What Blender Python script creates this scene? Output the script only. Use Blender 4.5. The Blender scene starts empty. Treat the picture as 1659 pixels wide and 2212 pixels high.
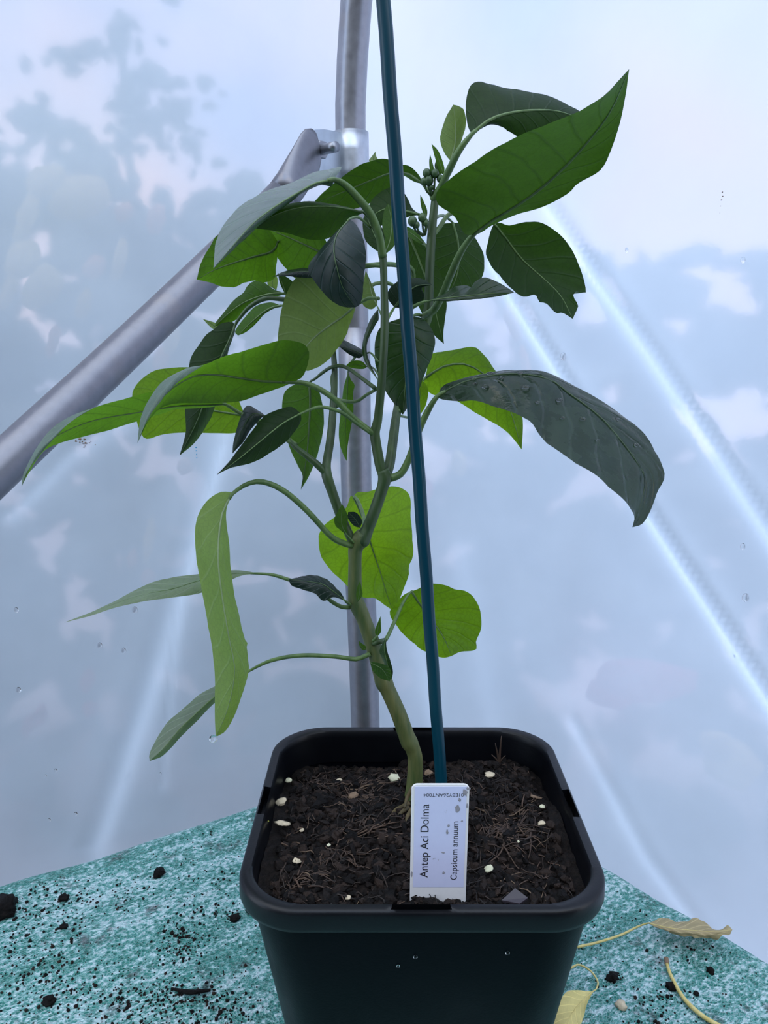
import bpy, bmesh, math, random
from mathutils import Vector, Matrix, noise

random.seed(7)
scene = bpy.context.scene
COL = scene.collection

# ------------------------------------------------------------------ camera
W, H, F = 1659.0, 2212.0, 1662.0            # photograph frame and focal length in pixels
CAMZ, PITCH = 0.339, math.radians(12.8)
cam_d = bpy.data.cameras.new('camera')
cam_d.sensor_fit = 'VERTICAL'; cam_d.sensor_height = 34.6; cam_d.lens = 34.6 * F / H
cam_d.clip_start = 0.01; cam_d.clip_end = 100
cam = bpy.data.objects.new('camera', cam_d); COL.objects.link(cam)
cam.location = (0, 0, CAMZ); cam.rotation_euler = (math.pi / 2 - PITCH, 0, 0)
scene.camera = cam

# ------------------------------------------------------------------ sky, exposure
scene.view_settings.view_transform = 'Standard'
scene.view_settings.look = 'None'
scene.view_settings.gamma = 1.0
scene.view_settings.use_curve_mapping = False
scene.view_settings.exposure = 0.0
world = bpy.data.worlds.new('sky'); scene.world = world
world.use_nodes = True
wn, wl = world.node_tree.nodes, world.node_tree.links
bg = wn['Background']
tc = wn.new('ShaderNodeTexCoord')
wnoise = wn.new('ShaderNodeTexNoise'); wnoise.inputs['Scale'].default_value = 3.2
wnoise.inputs['Detail'].default_value = 5; wnoise.inputs['Roughness'].default_value = 0.55
wl.new(tc.outputs['Generated'], wnoise.inputs['Vector'])
wramp = wn.new('ShaderNodeValToRGB')
wramp.color_ramp.elements[0].position = 0.36; wramp.color_ramp.elements[0].color = (0.46, 0.66, 1.0, 1)
wramp.color_ramp.elements[1].position = 0.55; wramp.color_ramp.elements[1].color = (0.84, 0.91, 1.0, 1)
we = wramp.color_ramp.elements.new(0.68); we.color = (1.0, 0.92, 0.84, 1)      # clouds warmed by a low sun
wl.new(wnoise.outputs['Fac'], wramp.inputs['Fac'])
wl.new(wramp.outputs['Color'], bg.inputs['Color'])
bg.inputs['Strength'].default_value = 2.85
scene.cycles.adaptive_threshold = .025
scene.cycles.max_bounces = 5; scene.cycles.diffuse_bounces = 2; scene.cycles.glossy_bounces = 2
scene.cycles.transmission_bounces = 4; scene.cycles.transparent_max_bounces = 4

# ------------------------------------------------------------------ helpers
CT, ST = math.cos(PITCH), math.sin(PITCH)
def ray(px, py):
    u = (px - W / 2) / F; d = (py - H / 2) / F
    return Vector((u, CT - d * ST, -ST - d * CT))
def at(px, py, Y):
    r = ray(px, py)
    return Vector((0, 0, CAMZ)) + r * (Y / r.y)
def on_z(px, py, z):
    r = ray(px, py)
    return Vector((0, 0, CAMZ)) + r * ((z - CAMZ) / r.z)

def link(o, parent=None):
    COL.objects.link(o)
    if parent is not None:
        o.parent = parent
        if parent.parent is None:
            o.matrix_parent_inverse = Matrix.Translation(-Vector(parent.location))
    return o
def mesh_obj(name, verts, faces, mat, parent=None, smooth=True, uvs=None):
    me = bpy.data.meshes.new(name)
    me.from_pydata([tuple(v) for v in verts], [], faces)
    if smooth: me.polygons.foreach_set('use_smooth', [True] * len(me.polygons))
    if uvs is not None:
        lay = me.uv_layers.new(name='UVMap')
        for l in me.loops: lay.data[l.index].uv = uvs[l.vertex_index]
    me.materials.append(mat); me.update()
    return link(bpy.data.objects.new(name, me), parent)
def empty(name, loc):
    o = bpy.data.objects.new(name, None); o.location = loc; o.empty_display_size = 0.02
    return link(o)
def tag(o, label, cat=None, group=None, kind=None):
    o['label'] = label
    if cat: o['category'] = cat
    if group: o['group'] = group
    if kind: o['kind'] = kind
    return o

def catmull(P, n):
    """n points evenly spaced by arc length along a Catmull-Rom through P"""
    P = [Vector(p) for p in P]
    if len(P) == 2: dense = [P[0].lerp(P[1], i / 60) for i in range(61)]
    else:
        Q = [2 * P[0] - P[1]] + P + [2 * P[-1] - P[-2]]
        dense = []
        for i in range(1, len(Q) - 2):
            for k in range(14):
                t = k / 14
                a, b, c, d = Q[i - 1], Q[i], Q[i + 1], Q[i + 2]
                dense.append(0.5 * ((2 * b) + (c - a) * t + (2 * a - 5 * b + 4 * c - d) * t * t + (3 * b - a - 3 * c + d) * t ** 3))
        dense.append(P[-1])
    L = [0.0]
    for a, b in zip(dense, dense[1:]): L.append(L[-1] + (b - a).length)
    out, j = [], 0
    for i in range(n):
        s = L[-1] * i / (n - 1)
        while j < len(L) - 2 and L[j + 1] < s: j += 1
        w = 0 if L[j + 1] == L[j] else (s - L[j]) / (L[j + 1] - L[j])
        out.append(dense[j].lerp(dense[j + 1], min(1, max(0, w))))
    return out

def tube_geo(P, R, sides=10, cap=True, squash=None):
    V, Fc = [], []
    n = len(P); up = None
    for i in range(n):
        t = (P[min(i + 1, n - 1)] - P[max(i - 1, 0)]).normalized()
        if up is None:
            up = Vector((0, -1, 0)) if abs(t.y) < .9 else Vector((1, 0, 0))
        up = (up - t * up.dot(t)).normalized(); sd = t.cross(up)
        for k in range(sides):
            a = 2 * math.pi * k / sides
            V.append(P[i] + (up * math.cos(a) + sd * math.sin(a)) * R[i])
    for i in range(n - 1):
        for k in range(sides):
            k2 = (k + 1) % sides
            Fc.append((i * sides + k, i * sides + k2, (i + 1) * sides + k2, (i + 1) * sides + k))
    if cap:
        Fc.append(tuple(range(sides))[::-1]); Fc.append(tuple((n - 1) * sides + k for k in range(sides)))
    return V, Fc
def tube(name, P, R, mat, parent=None, sides=12, n=24):
    """tube through control points P, radii R interpolated"""
    pts = catmull(P, n)
    if not isinstance(R, (list, tuple)): R = [R, R]
    rad = []
    for i in range(n):
        f = i / (n - 1) * (len(R) - 1); j = min(int(f), len(R) - 2)
        rad.append(R[j] + (R[j + 1] - R[j]) * (f - j))
    V, Fc = tube_geo(pts, rad, sides)
    return mesh_obj(name, V, Fc, mat, parent)

class Bag:
    """collects geometry for one mesh"""
    def __init__(s): s.v, s.f, s.uv = [], [], []
    def add(s, V, Fc, uv=(0, 0)):
        o = len(s.v); s.v += V; s.f += [tuple(i + o for i in f) for f in Fc]; s.uv += [uv] * len(V)
    def build(s, name, mat, parent=None, smooth=True): return mesh_obj(name, s.v, s.f, mat, parent, smooth, s.uv)

_t = (1 + 5 ** .5) / 2
ICO_V = [Vector(v).normalized() for v in [(-1,_t,0),(1,_t,0),(-1,-_t,0),(1,-_t,0),(0,-1,_t),(0,1,_t),(0,-1,-_t),(0,1,-_t),(_t,0,-1),(_t,0,1),(-_t,0,-1),(-_t,0,1)]]
ICO_F = [(0,11,5),(0,5,1),(0,1,7),(0,7,10),(0,10,11),(1,5,9),(5,11,4),(11,10,2),(10,7,6),(7,1,8),(3,9,4),(3,4,2),(3,2,6),(3,6,8),(3,8,9),(4,9,5),(2,4,11),(6,2,10),(8,6,7),(9,8,1)]
def rnd_rot():
    return Matrix.Rotation(random.uniform(0, 6.28), 3, 'Z') @ Matrix.Rotation(random.uniform(0, 6.28), 3, 'X')
def lump(c, r, flat=(1, 1, 1), jag=.3):
    M = rnd_rot()
    return [Vector(c) + M @ Vector((v.x * flat[0], v.y * flat[1], v.z * flat[2])) * r * random.uniform(1 - jag, 1 + jag) for v in ICO_V], ICO_F
def ball_geo(c, r, seg=16, rings=10, sc=(1, 1, 1)):
    V, Fc = [], []
    for i in range(rings + 1):
        th = math.pi * i / rings
        for k in range(seg):
            a = 2 * math.pi * k / seg
            V.append(Vector(c) + Vector((r * sc[0] * math.sin(th) * math.cos(a), r * sc[1] * math.sin(th) * math.sin(a), r * sc[2] * math.cos(th))))
    for i in range(rings):
        for k in range(seg):
            k2 = (k + 1) % seg
            Fc.append((i * seg + k, (i + 1) * seg + k, (i + 1) * seg + k2, i * seg + k2))
    return V, Fc

# ------------------------------------------------------------------ materials
def new_mat(name):
    m = bpy.data.materials.new(name); m.use_nodes = True
    return m, m.node_tree.nodes, m.node_tree.links, m.node_tree.nodes['Principled BSDF']
def N(nodes, typ, **kw):
    n = nodes.new(typ)
    for k, v in kw.items():
        if k in n.inputs: n.inputs[k].default_value = v
        else: setattr(n, k, v)
    return n
def math_n(nodes, links, op, a, b=None, c=None, clamp=False):
    n = nodes.new('ShaderNodeMath'); n.operation = op; n.use_clamp = clamp
    for i, x in enumerate((a, b, c)):
        if x is None: continue
        if isinstance(x, (int, float)): n.inputs[i].default_value = x
        else: links.new(x, n.inputs[i])
    return n.outputs[0]
def mix_c(nodes, links, fac, a, b, blend='MIX'):
    n = nodes.new('ShaderNodeMix'); n.data_type = 'RGBA'; n.blend_type = blend
    for sock, x in ((n.inputs[0], fac), (n.inputs[6], a), (n.inputs[7], b)):
        if isinstance(x, (int, float)): sock.default_value = x
        elif isinstance(x, tuple): sock.default_value = (*x, 1)
        else: links.new(x, sock)
    return n.outputs[2]
def ramp(nodes, links, fac, stops):
    n = nodes.new('ShaderNodeValToRGB')
    while len(n.color_ramp.elements) < len(stops): n.color_ramp.elements.new(0.5)
    for e, (p, c) in zip(n.color_ramp.elements, stops):
        e.position = p; e.color = (*c, 1) if len(c) == 3 else c
    links.new(fac, n.inputs[0])
    return n.outputs[0]
def obj_noise(nodes, links, scale, detail=3, rough=.5, space='Object', stretch=None):
    t = nodes.new('ShaderNodeTexCoord'); src = t.outputs[space]
    if stretch:
        mp = nodes.new('ShaderNodeMapping'); mp.inputs['Scale'].default_value = stretch
        links.new(src, mp.inputs[0]); src = mp.outputs[0]
    n = N(nodes, 'ShaderNodeTexNoise', Scale=scale, Detail=detail, Roughness=rough)
    links.new(src, n.inputs['Vector'])
    return n.outputs['Fac']
def bump(nodes, links, bsdf, h, strength=.3, dist=.001):
    b = N(nodes, 'ShaderNodeBump', Strength=strength, Distance=dist)
    links.new(h, b.inputs['Height']); links.new(b.outputs[0], bsdf.inputs['Normal'])

def simple_mat(name, col, rough=.6, metal=0.0, var=.15, scale=200, bmp=0.0, spec=.5):
    m, nd, lk, b = new_mat(name)
    f = obj_noise(nd, lk, scale)
    c = mix_c(nd, lk, f, tuple(x * (1 - var) for x in col), tuple(min(1, x * (1 + var)) for x in col))
    lk.new(c, b.inputs['Base Color'])
    b.inputs['Roughness'].default_value = rough; b.inputs['Metallic'].default_value = metal
    b.inputs['Specular IOR Level'].default_value = spec
    if bmp: bump(nd, lk, b, f, bmp)
    return m

def leaf_mat(name, top, under, trans, tfac, rough=.42, wet=False):
    m, nd, lk, b = new_mat(name)
    uv = N(nd, 'ShaderNodeUVMap'); sep = nd.new('ShaderNodeSeparateXYZ'); lk.new(uv.outputs[0], sep.inputs[0])
    u, v = sep.outputs[0], sep.outputs[1]
    au = math_n(nd, lk, 'ABSOLUTE', u)
    side = math_n(nd, lk, 'GREATER_THAN', u, 0)
    # lateral veins sweep forward from the midrib towards the tip, alternating left and right
    sweep = math_n(nd, lk, 'MULTIPLY', math_n(nd, lk, 'POWER', au, .8), 1.7)
    ph = math_n(nd, lk, 'SUBTRACT', math_n(nd, lk, 'MULTIPLY', v, 8.0), sweep)
    wob = obj_noise(nd, lk, 60, 2)
    ph = math_n(nd, lk, 'ADD', ph, math_n(nd, lk, 'MULTIPLY', wob, .55))
    ph = math_n(nd, lk, 'ADD', ph, math_n(nd, lk, 'MULTIPLY', side, .5))
    fr = math_n(nd, lk, 'PINGPONG', ph, .5)
    lat = math_n(nd, lk, 'SUBTRACT', 1, math_n(nd, lk, 'MULTIPLY', fr, 11), clamp=True)
    mid = math_n(nd, lk, 'SUBTRACT', 1, math_n(nd, lk, 'MULTIPLY', au, 22), clamp=True)
    vein = math_n(nd, lk, 'MAXIMUM', math_n(nd, lk, 'MULTIPLY', lat, .6), mid)
    blot = obj_noise(nd, lk, 140, 4, .6)
    fine = N(nd, 'ShaderNodeTexVoronoi', Scale=420.0, feature='DISTANCE_TO_EDGE')
    t2 = nd.new('ShaderNodeTexCoord'); lk.new(t2.outputs['Object'], fine.inputs['Vector'])
    geo = nd.new('ShaderNodeNewGeometry')
    topc = mix_c(nd, lk, blot, tuple(x * .75 for x in top), tuple(x * 1.25 for x in top))
    topc = mix_c(nd, lk, math_n(nd, lk, 'MULTIPLY', vein, .7), topc, tuple(x * 2.4 for x in top))
    undc = mix_c(nd, lk, blot, tuple(x * .8 for x in under), tuple(x * 1.2 for x in under))
    undc = mix_c(nd, lk, math_n(nd, lk, 'MULTIPLY', vein, .75), undc, tuple(min(1, x * 2.2) for x in under))
    colr = mix_c(nd, lk, geo.outputs['Backfacing'], topc, undc)
    lk.new(colr, b.inputs['Base Color'])
    rg = math_n(nd, lk, 'ADD', math_n(nd, lk, 'MULTIPLY', geo.outputs['Backfacing'], .16), rough)
    if wet:                # puddled water: smooth patches between rougher, drier ones
        wn_ = obj_noise(nd, lk, 95, 4, .6)
        wet_f = ramp(nd, lk, wn_, [(.46, (0, 0, 0)), (.54, (1, 1, 1))])
        rg = math_n(nd, lk, 'SUBTRACT', rg, math_n(nd, lk, 'MULTIPLY', wet_f, .26))
        topc2 = mix_c(nd, lk, math_n(nd, lk, 'MULTIPLY', wet_f, .55), colr, tuple(x * .45 for x in top)); lk.new(topc2, b.inputs['Base Color'])
    lk.new(rg, b.inputs['Roughness'])
    hgt = math_n(nd, lk, 'SUBTRACT', math_n(nd, lk, 'MULTIPLY', blot, .5), math_n(nd, lk, 'MULTIPLY', vein, .8))
    bump(nd, lk, b, hgt, .38, .0014)
    lk.new(math_n(nd, lk, 'SUBTRACT', .40, math_n(nd, lk, 'MULTIPLY', geo.outputs['Backfacing'], .28)), b.inputs['Specular IOR Level'])
    tr = nd.new('ShaderNodeBsdfTranslucent')
    tcol = mix_c(nd, lk, blot, tuple(x * .8 for x in trans), tuple(min(1, x * 1.15) for x in trans))
    tcol = mix_c(nd, lk, math_n(nd, lk, 'MULTIPLY', vein, .8), tcol, tuple(x * .35 for x in trans))
    net = math_n(nd, lk, 'SUBTRACT', 1, math_n(nd, lk, 'MULTIPLY', fine.outputs['Distance'], 9), clamp=True)
    tcol = mix_c(nd, lk, math_n(nd, lk, 'MULTIPLY', net, .35), tcol, tuple(x * .5 for x in trans))
    lk.new(tcol, tr.inputs['Color'])
    mx = nd.new('ShaderNodeMixShader'); mx.inputs[0].default_value = tfac
    lk.new(b.outputs[0], mx.inputs[1]); lk.new(tr.outputs[0], mx.inputs[2])
    lk.new(mx.outputs[0], nd['Material Output'].inputs['Surface'])
    return m
M = {}
M['leaf_dark'] = leaf_mat('leaf_mature_dark', (0.00661, 0.0202, 0.009547), (0.01445, 0.02543, 0.01387), (0.05355, 0.1446, 0.005355), .36, .33)
M['leaf_mid'] = leaf_mat('leaf_mature_green', (0.01462, 0.04144, 0.01462), (0.03375, 0.05625, 0.02475), (0.1181, 0.2952, 0.008856), .48, .36)
M['leaf_bright'] = leaf_mat('leaf_old_thin_bright', (0.042, 0.0896, 0.0112), (0.0616, 0.1064, 0.0252), (0.2683, 0.4964, 0.01006), .66)
M['leaf_pale'] = leaf_mat('leaf_pale_olive', (0.05738, 0.09558, 0.0459), (0.1361, 0.1871, 0.08505), (0.2138, 0.337, 0.03888), .48)
M['leaf_deep'] = leaf_mat('leaf_deep_bluegreen', (0.004896, 0.01632, 0.01224), (0.01224, 0.0253, 0.01632), (0.0168, 0.0504, 0.00504), .18, .40)
M['leaf_wet'] = leaf_mat('leaf_wet_dark', (0.0204, 0.03536, 0.0272), (0.017, 0.02992, 0.01632), (0.035, 0.0945, 0.0035), .34, .40, True)
M['leaf_hang'] = leaf_mat('leaf_hanging_pale', (0.095, 0.1425, 0.057), (0.19, 0.2565, 0.114), (0.425, 0.629, 0.051), .52)
M['leaf_sky_sheen'] = leaf_mat('leaf_upper_side_sky_sheen', (0.1013, 0.1417, 0.1215), (0.0384, 0.0648, 0.02976), (0.0896, 0.224, 0.00672), .30, .26)  # sky reflection painted into the pale upper-side colour
M['leaf_grey'] = leaf_mat('leaf_pale_greygreen', (.165, .195, .155), (.12, .175, .065), (.28, .46, .04), .40, .55)  # grey-green, upper side paler and greyer
M['leaf_dead'] = leaf_mat('leaf_dead_tan', (0.378, 0.3024, 0.1638), (0.4536, 0.3654, 0.2268), (0.546, 0.4368, 0.1966), .2, .7)
M['leaf_yellow'] = leaf_mat('leaf_fallen_yellow', (0.81, 0.675, 0.27), (0.8325, 0.6975, 0.315), (0.784, 0.637, 0.196), .3, .6)

def stem_mat(name, c1, c2, rough=.45, stretch=(1, 1, .12)):
    m, nd, lk, b = new_mat(name)
    f = obj_noise(nd, lk, 260, 4, .6, stretch=stretch)
    lk.new(ramp(nd, lk, f, [(.35, c1), (.68, c2)]), b.inputs['Base Color'])
    b.inputs['Roughness'].default_value = rough
    bump(nd, lk, b, f, .25, .0008)
    return m
M['stem_woody'] = stem_mat('stem_woody', (.036, .070, .015), (.135, .14, .045), .55)
M['stem'] = stem_mat('stem_green', (.020, .046, .012), (.060, .105, .032))
M['petiole'] = stem_mat('petiole_green', (.058, .115, .028), (.11, .185, .052))
M['petiole_dark'] = stem_mat('petiole_dark', (.027, .060, .015), (.052, .098, .028))
M['rib_pale'] = stem_mat('midrib_pale', (.15, .21, .09), (.20, .27, .12))
M['root'] = stem_mat('root_bark', (.055, .042, .015), (.12, .085, .030), .7)
M['bud'] = stem_mat('bud_green', (.02, .055, .018), (.05, .10, .03))

# water
mw, nd, lk, b = new_mat('water')
b.inputs['Base Color'].default_value = (1, 1, 1, 1); b.inputs['Roughness'].default_value = .02
b.inputs['IOR'].default_value = 1.33; b.inputs['Transmission Weight'].default_value = 1
M['water'] = mw

# black plastic
m, nd, lk, b = new_mat('black_plastic')
f = obj_noise(nd, lk, 900, 3)
f2 = obj_noise(nd, lk, 45, 4)
lk.new(mix_c(nd, lk, f2, (.0005, .0009, .0022), (.0018, .0025, .0045)), b.inputs['Base Color'])
lk.new(math_n(nd, lk, 'ADD', math_n(nd, lk, 'MULTIPLY', f2, .25), .24), b.inputs['Roughness']); b.inputs['Specular IOR Level'].default_value = .32
bump(nd, lk, b, f, .12, .0004)
M['pot_rim'] = m
M['pot'] = m.copy(); M['pot'].name = 'black_plastic_wall'
M['pot'].node_tree.nodes['Principled BSDF'].inputs['Specular IOR Level'].default_value = .08

# soil
m, nd, lk, b = new_mat('potting_soil')
f = obj_noise(nd, lk, 480, 5, .65)
uvn = N(nd, 'ShaderNodeUVMap'); sp = nd.new('ShaderNodeSeparateXYZ'); lk.new(uvn.outputs[0], sp.inputs[0])
c = ramp(nd, lk, f, [(.3, (.0008, .0006, .0006)), (.55, (.0036, .0026, .0024)), (.75, (.015, .0098, .0078))])
c = mix_c(nd, lk, sp.outputs[0], c, (.034, .022, .017))
lk.new(c, b.inputs['Base Color']); b.inputs['Roughness'].default_value = .6
b.inputs['Specular IOR Level'].default_value = .16
bump(nd, lk, b, f, .9, .002)
M['soil'] = m
m, nd, lk, b = new_mat('root_fibre')
uvn = N(nd, 'ShaderNodeUVMap'); sp = nd.new('ShaderNodeSeparateXYZ'); lk.new(uvn.outputs[0], sp.inputs[0])
lk.new(ramp(nd, lk, sp.outputs[0], [(0, (.008, .005, .004)), (.5, (.030, .016, .010)), (.85, (.075, .042, .026)), (1, (.15, .10, .058))]), b.inputs['Base Color'])
b.inputs['Roughness'].default_value = .7
M['fibre'] = m
M['chip'] = simple_mat('pale_wood_chip', (.55, .46, .32), .7, var=.3, scale=500, bmp=.4)
M['chip_white'] = simple_mat('white_husk', (.60, .58, .40), .6, var=.3, scale=500, bmp=.3)
M['chip_brown'] = simple_mat('brown_bark_chip', (.20, .13, .08), .75, var=.35, scale=400, bmp=.5)
M['sprout'] = simple_mat('yellow_sprout', (.45, .45, .07), .5)
M['flake'] = simple_mat('dark_flake', (.035, .028, .036), .35)

# cane
m, nd, lk, b = new_mat('teal_plastic_coating')
f = obj_noise(nd, lk, 300, 3, stretch=(1, 1, .05))
lk.new(mix_c(nd, lk, f, (.0001, .022, .042), (.0002, .050, .074)), b.inputs['Base Color'])
b.inputs['Roughness'].default_value = .30; b.inputs['Specular IOR Level'].default_value = .3; bump(nd, lk, b, f, .15, .0005)
M['cane'] = m

# galvanised steel
def galv(name, col, rough, metal, scale=120):
    m, nd, lk, b = new_mat(name)
    f = obj_noise(nd, lk, scale, 4, .6); g = obj_noise(nd, lk, 20, 3)
    c = mix_c(nd, lk, f, tuple(x * .75 for x in col), tuple(min(1, x * 1.2) for x in col))
    c = mix_c(nd, lk, math_n(nd, lk, 'MULTIPLY', ramp(nd, lk, g, [(.60, (0, 0, 0)), (.75, (1, 1, 1))]), .4), c, (.30, .25, .21))
    lk.new(c, b.inputs['Base Color']); b.inputs['Metallic'].default_value = metal
    lk.new(math_n(nd, lk, 'ADD', math_n(nd, lk, 'MULTIPLY', f, .2), rough), b.inputs['Roughness'])
    bump(nd, lk, b, f, .06, .001)
    return m
M['galv'] = galv('galvanised_pipe', (.34, .34, .37), .27, .9)
M['galv_brace'] = galv('galvanised_brace', (.21, .21, .235), .27, .85)
M['galv_bright'] = galv('zinc_plated_fitting', (.50, .55, .60), .30, .95, 60)
M['galv_band'] = galv('zinc_plated_band', (.52, .55, .60), .26, .95)
M['galv_dark'] = galv('bolt_steel', (.30, .31, .34), .3, .9)
M['white_plastic'] = simple_mat('white_label_plastic', (.74, .72, .72), .4, var=.05, scale=400)
m, nd, lk, b = new_mat('printed_sticker')
f = obj_noise(nd, lk, 330, 5, .6)
lk.new(ramp(nd, lk, f, [(.28, (.20, .19, .20)), (.34, (.56, .58, .78)), (1, (.60, .62, .82))]), b.inputs['Base Color'])
b.inputs['Roughness'].default_value = .35
M['sticker'] = m
M['ink'] = simple_mat('black_ink', (.018, .017, .022), .5, var=.1)
M['smudge'] = simple_mat('soil_smudge', (.26, .25, .28), .8, var=.4, scale=900)

# shade netting
m, nd, lk, b = new_mat('green_shade_netting')
t = nd.new('ShaderNodeTexCoord')
mp = nd.new('ShaderNodeMapping'); mp.inputs['Rotation'].default_value = (0, 0, math.radians(-30)); lk.new(t.outputs['Object'], mp.inputs[0])
mp2 = nd.new('ShaderNodeMapping'); mp2.inputs['Scale'].default_value = (.75, 1.1, 1); lk.new(mp.outputs[0], mp2.inputs[0])
vo = N(nd, 'ShaderNodeTexVoronoi', Scale=560.0, feature='DISTANCE_TO_EDGE', Randomness=.9); lk.new(mp2.outputs[0], vo.inputs['Vector'])
nz = N(nd, 'ShaderNodeTexNoise', Scale=400.0, Detail=3.0, Roughness=.6); lk.new(mp2.outputs[0], nz.inputs['Vector'])
big = N(nd, 'ShaderNodeTexNoise', Scale=22.0, Detail=4.0, Roughness=.6)
mp3 = nd.new('ShaderNodeMapping'); mp3.inputs['Scale'].default_value = (.35, 2.2, 1); lk.new(mp.outputs[0], mp3.inputs[0]); lk.new(mp3.outputs[0], big.inputs['Vector'])
k = math_n(nd, lk, 'ADD', math_n(nd, lk, 'MULTIPLY', big.outputs['Fac'], .45), math_n(nd, lk, 'MULTIPLY', nz.outputs['Fac'], .82))
base = ramp(nd, lk, k, [(.50, (.008, .13, .100)), (.60, (.022, .215, .175)), (.66, (.11, .33, .31)), (.73, (.46, .62, .64))])  # pale end of the ramp paints wet glints into the weave
thread = ramp(nd, lk, vo.outputs['Distance'], [(.02, (1, 1, 1)), (.12, (0, 0, 0))])
thread = math_n(nd, lk, 'MULTIPLY', thread, math_n(nd, lk, 'MULTIPLY', big.outputs['Fac'], .85))
base = mix_c(nd, lk, thread, base, (.42, .58, .60))
dirt = N(nd, 'ShaderNodeTexNoise', Scale=38.0, Detail=8.0, Roughness=.75); lk.new(t.outputs['Object'], dirt.inputs['Vector'])
base = mix_c(nd, lk, ramp(nd, lk, dirt.outputs['Fac'], [(.57, (0, 0, 0)), (.66, (.85, .85, .85))]), base, (.022, .030, .030))
lk.new(base, b.inputs['Base Color']); b.inputs['Roughness'].default_value = .38
hh = math_n(nd, lk, 'ADD', math_n(nd, lk, 'MULTIPLY', vo.outputs['Distance'], -1.2), math_n(nd, lk, 'MULTIPLY', nz.outputs['Fac'], 1.2))
bump(nd, lk, b, hh, .9, .0016)
M['net'] = m

# polythene film: milky sheet that scatters light and shows blurred shapes behind it
def film_mat(name):
    m, nd, lk, b = new_mat(name)
    nd.remove(b)
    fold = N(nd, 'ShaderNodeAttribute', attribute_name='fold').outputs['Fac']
    hz = obj_noise(nd, lk, 5.5, 4, .55)
    fine = obj_noise(nd, lk, 70, 4, .6)
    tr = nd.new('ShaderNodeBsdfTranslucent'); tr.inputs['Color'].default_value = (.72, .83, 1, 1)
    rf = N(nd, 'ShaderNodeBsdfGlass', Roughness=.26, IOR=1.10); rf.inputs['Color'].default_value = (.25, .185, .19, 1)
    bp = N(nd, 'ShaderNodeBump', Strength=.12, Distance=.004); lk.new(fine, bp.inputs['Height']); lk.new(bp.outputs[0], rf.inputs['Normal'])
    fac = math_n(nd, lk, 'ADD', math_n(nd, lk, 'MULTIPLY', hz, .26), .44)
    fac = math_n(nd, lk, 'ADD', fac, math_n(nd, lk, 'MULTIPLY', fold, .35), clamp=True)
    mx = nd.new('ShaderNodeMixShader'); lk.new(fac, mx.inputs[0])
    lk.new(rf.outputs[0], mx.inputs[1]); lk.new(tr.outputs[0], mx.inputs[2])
    lk.new(mx.outputs[0], nd['Material Output'].inputs['Surface'])
    return m
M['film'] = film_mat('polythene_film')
M['floor'] = simple_mat('pale_gravel', (.58, .56, .55), .9, var=.25, scale=12, bmp=.5)
M['earth'] = simple_mat('beaten_earth', (.045, .040, .034), .95, var=.4, scale=12, bmp=.5)
M['blocker_dark'] = simple_mat('light_blocker_dark', (.055, .050, .045), .8, var=.3, scale=8)
M['wood'] = simple_mat('bench_timber', (.30, .22, .14), .7, var=.3, scale=30)
def foliage(name, col, tcol, tf):
    m, nd, lk, b = new_mat(name)
    f = obj_noise(nd, lk, 9, 3)
    lk.new(mix_c(nd, lk, f, tuple(x * .6 for x in col), tuple(min(1, x * 1.4) for x in col)), b.inputs['Base Color']); b.inputs['Roughness'].default_value = .6
    tr = nd.new('ShaderNodeBsdfTranslucent'); tr.inputs['Color'].default_value = (*tcol, 1)
    mx = nd.new('ShaderNodeMixShader'); mx.inputs[0].default_value = tf
    lk.new(b.outputs[0], mx.inputs[1]); lk.new(tr.outputs[0], mx.inputs[2]); lk.new(mx.outputs[0], nd['Material Output'].inputs['Surface'])
    return m
M['hedge'] = foliage('hedge_foliage', (.24, .33, .30), (.34, .46, .38), .35)
M['out_cream'] = foliage('sky_patch_cream', (.95, .90, .62), (1, .95, .6), .85)  # pale spot colours imitate bright sky showing through the hedge
M['out_peach'] = foliage('sky_patch_peach', (.95, .66, .50), (1, .7, .5), .85)
M['out_pink'] = foliage('sky_patch_pink', (.92, .45, .55), (.95, .4, .5), .85)
M['out_red'] = foliage('leaf_red', (.75, .14, .16), (.8, .15, .15), .3)
M['out_white'] = foliage('sky_patch_white', (.98, .97, .95), (1, 1, 1), .85)

# ------------------------------------------------------------------ the setting
FLOOR = -0.72
mesh_obj('floor', [(-6, -4, FLOOR), (6, -4, FLOOR), (6, 8, FLOOR), (-6, 8, FLOOR)], [(0, 1, 2, 3)], M['floor'], smooth=False)
tag(bpy.data.objects['floor'], 'pale gravel ground outside the polytunnel', kind='structure')

V = [(-3.2, -1.7, FLOOR), (3.2, -1.7, FLOOR), (3.2, -1.7, 1.5), (-3.2, -1.7, 1.5)]  # unseen wall added behind the camera to block low sky light
V += [(x, y - .03, z) for x, y, z in V]
tag(mesh_obj('sky_blocker_wall', V, [(0, 1, 2, 3), (7, 6, 5, 4), (0, 4, 5, 1), (1, 5, 6, 2), (2, 6, 7, 3), (3, 7, 4, 0)], M['blocker_dark'], smooth=False), 'unseen dark wall added behind the camera to cut the front light', kind='structure')
CORNER = Vector((-0.035, 0.815))
DIR_L = Vector((-math.cos(math.radians(27)), -math.sin(math.radians(27))))
DIR_R = Vector((math.cos(math.radians(47)), -math.sin(math.radians(47))))
def on_wall(px, py, d, off=0.0):
    """point where a pixel's ray meets the film wall: along-wall distance, height, world point"""
    r = ray(px, py); n = Vector((-d.y, d.x)) 
    t = (CORNER.dot(n) + off) / (r.x * n.x + r.y * n.y)
    p = Vector((0, 0, CAMZ)) + r * t
    return (Vector((p.x, p.y)) - CORNER).dot(d), p.z, p
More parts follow.
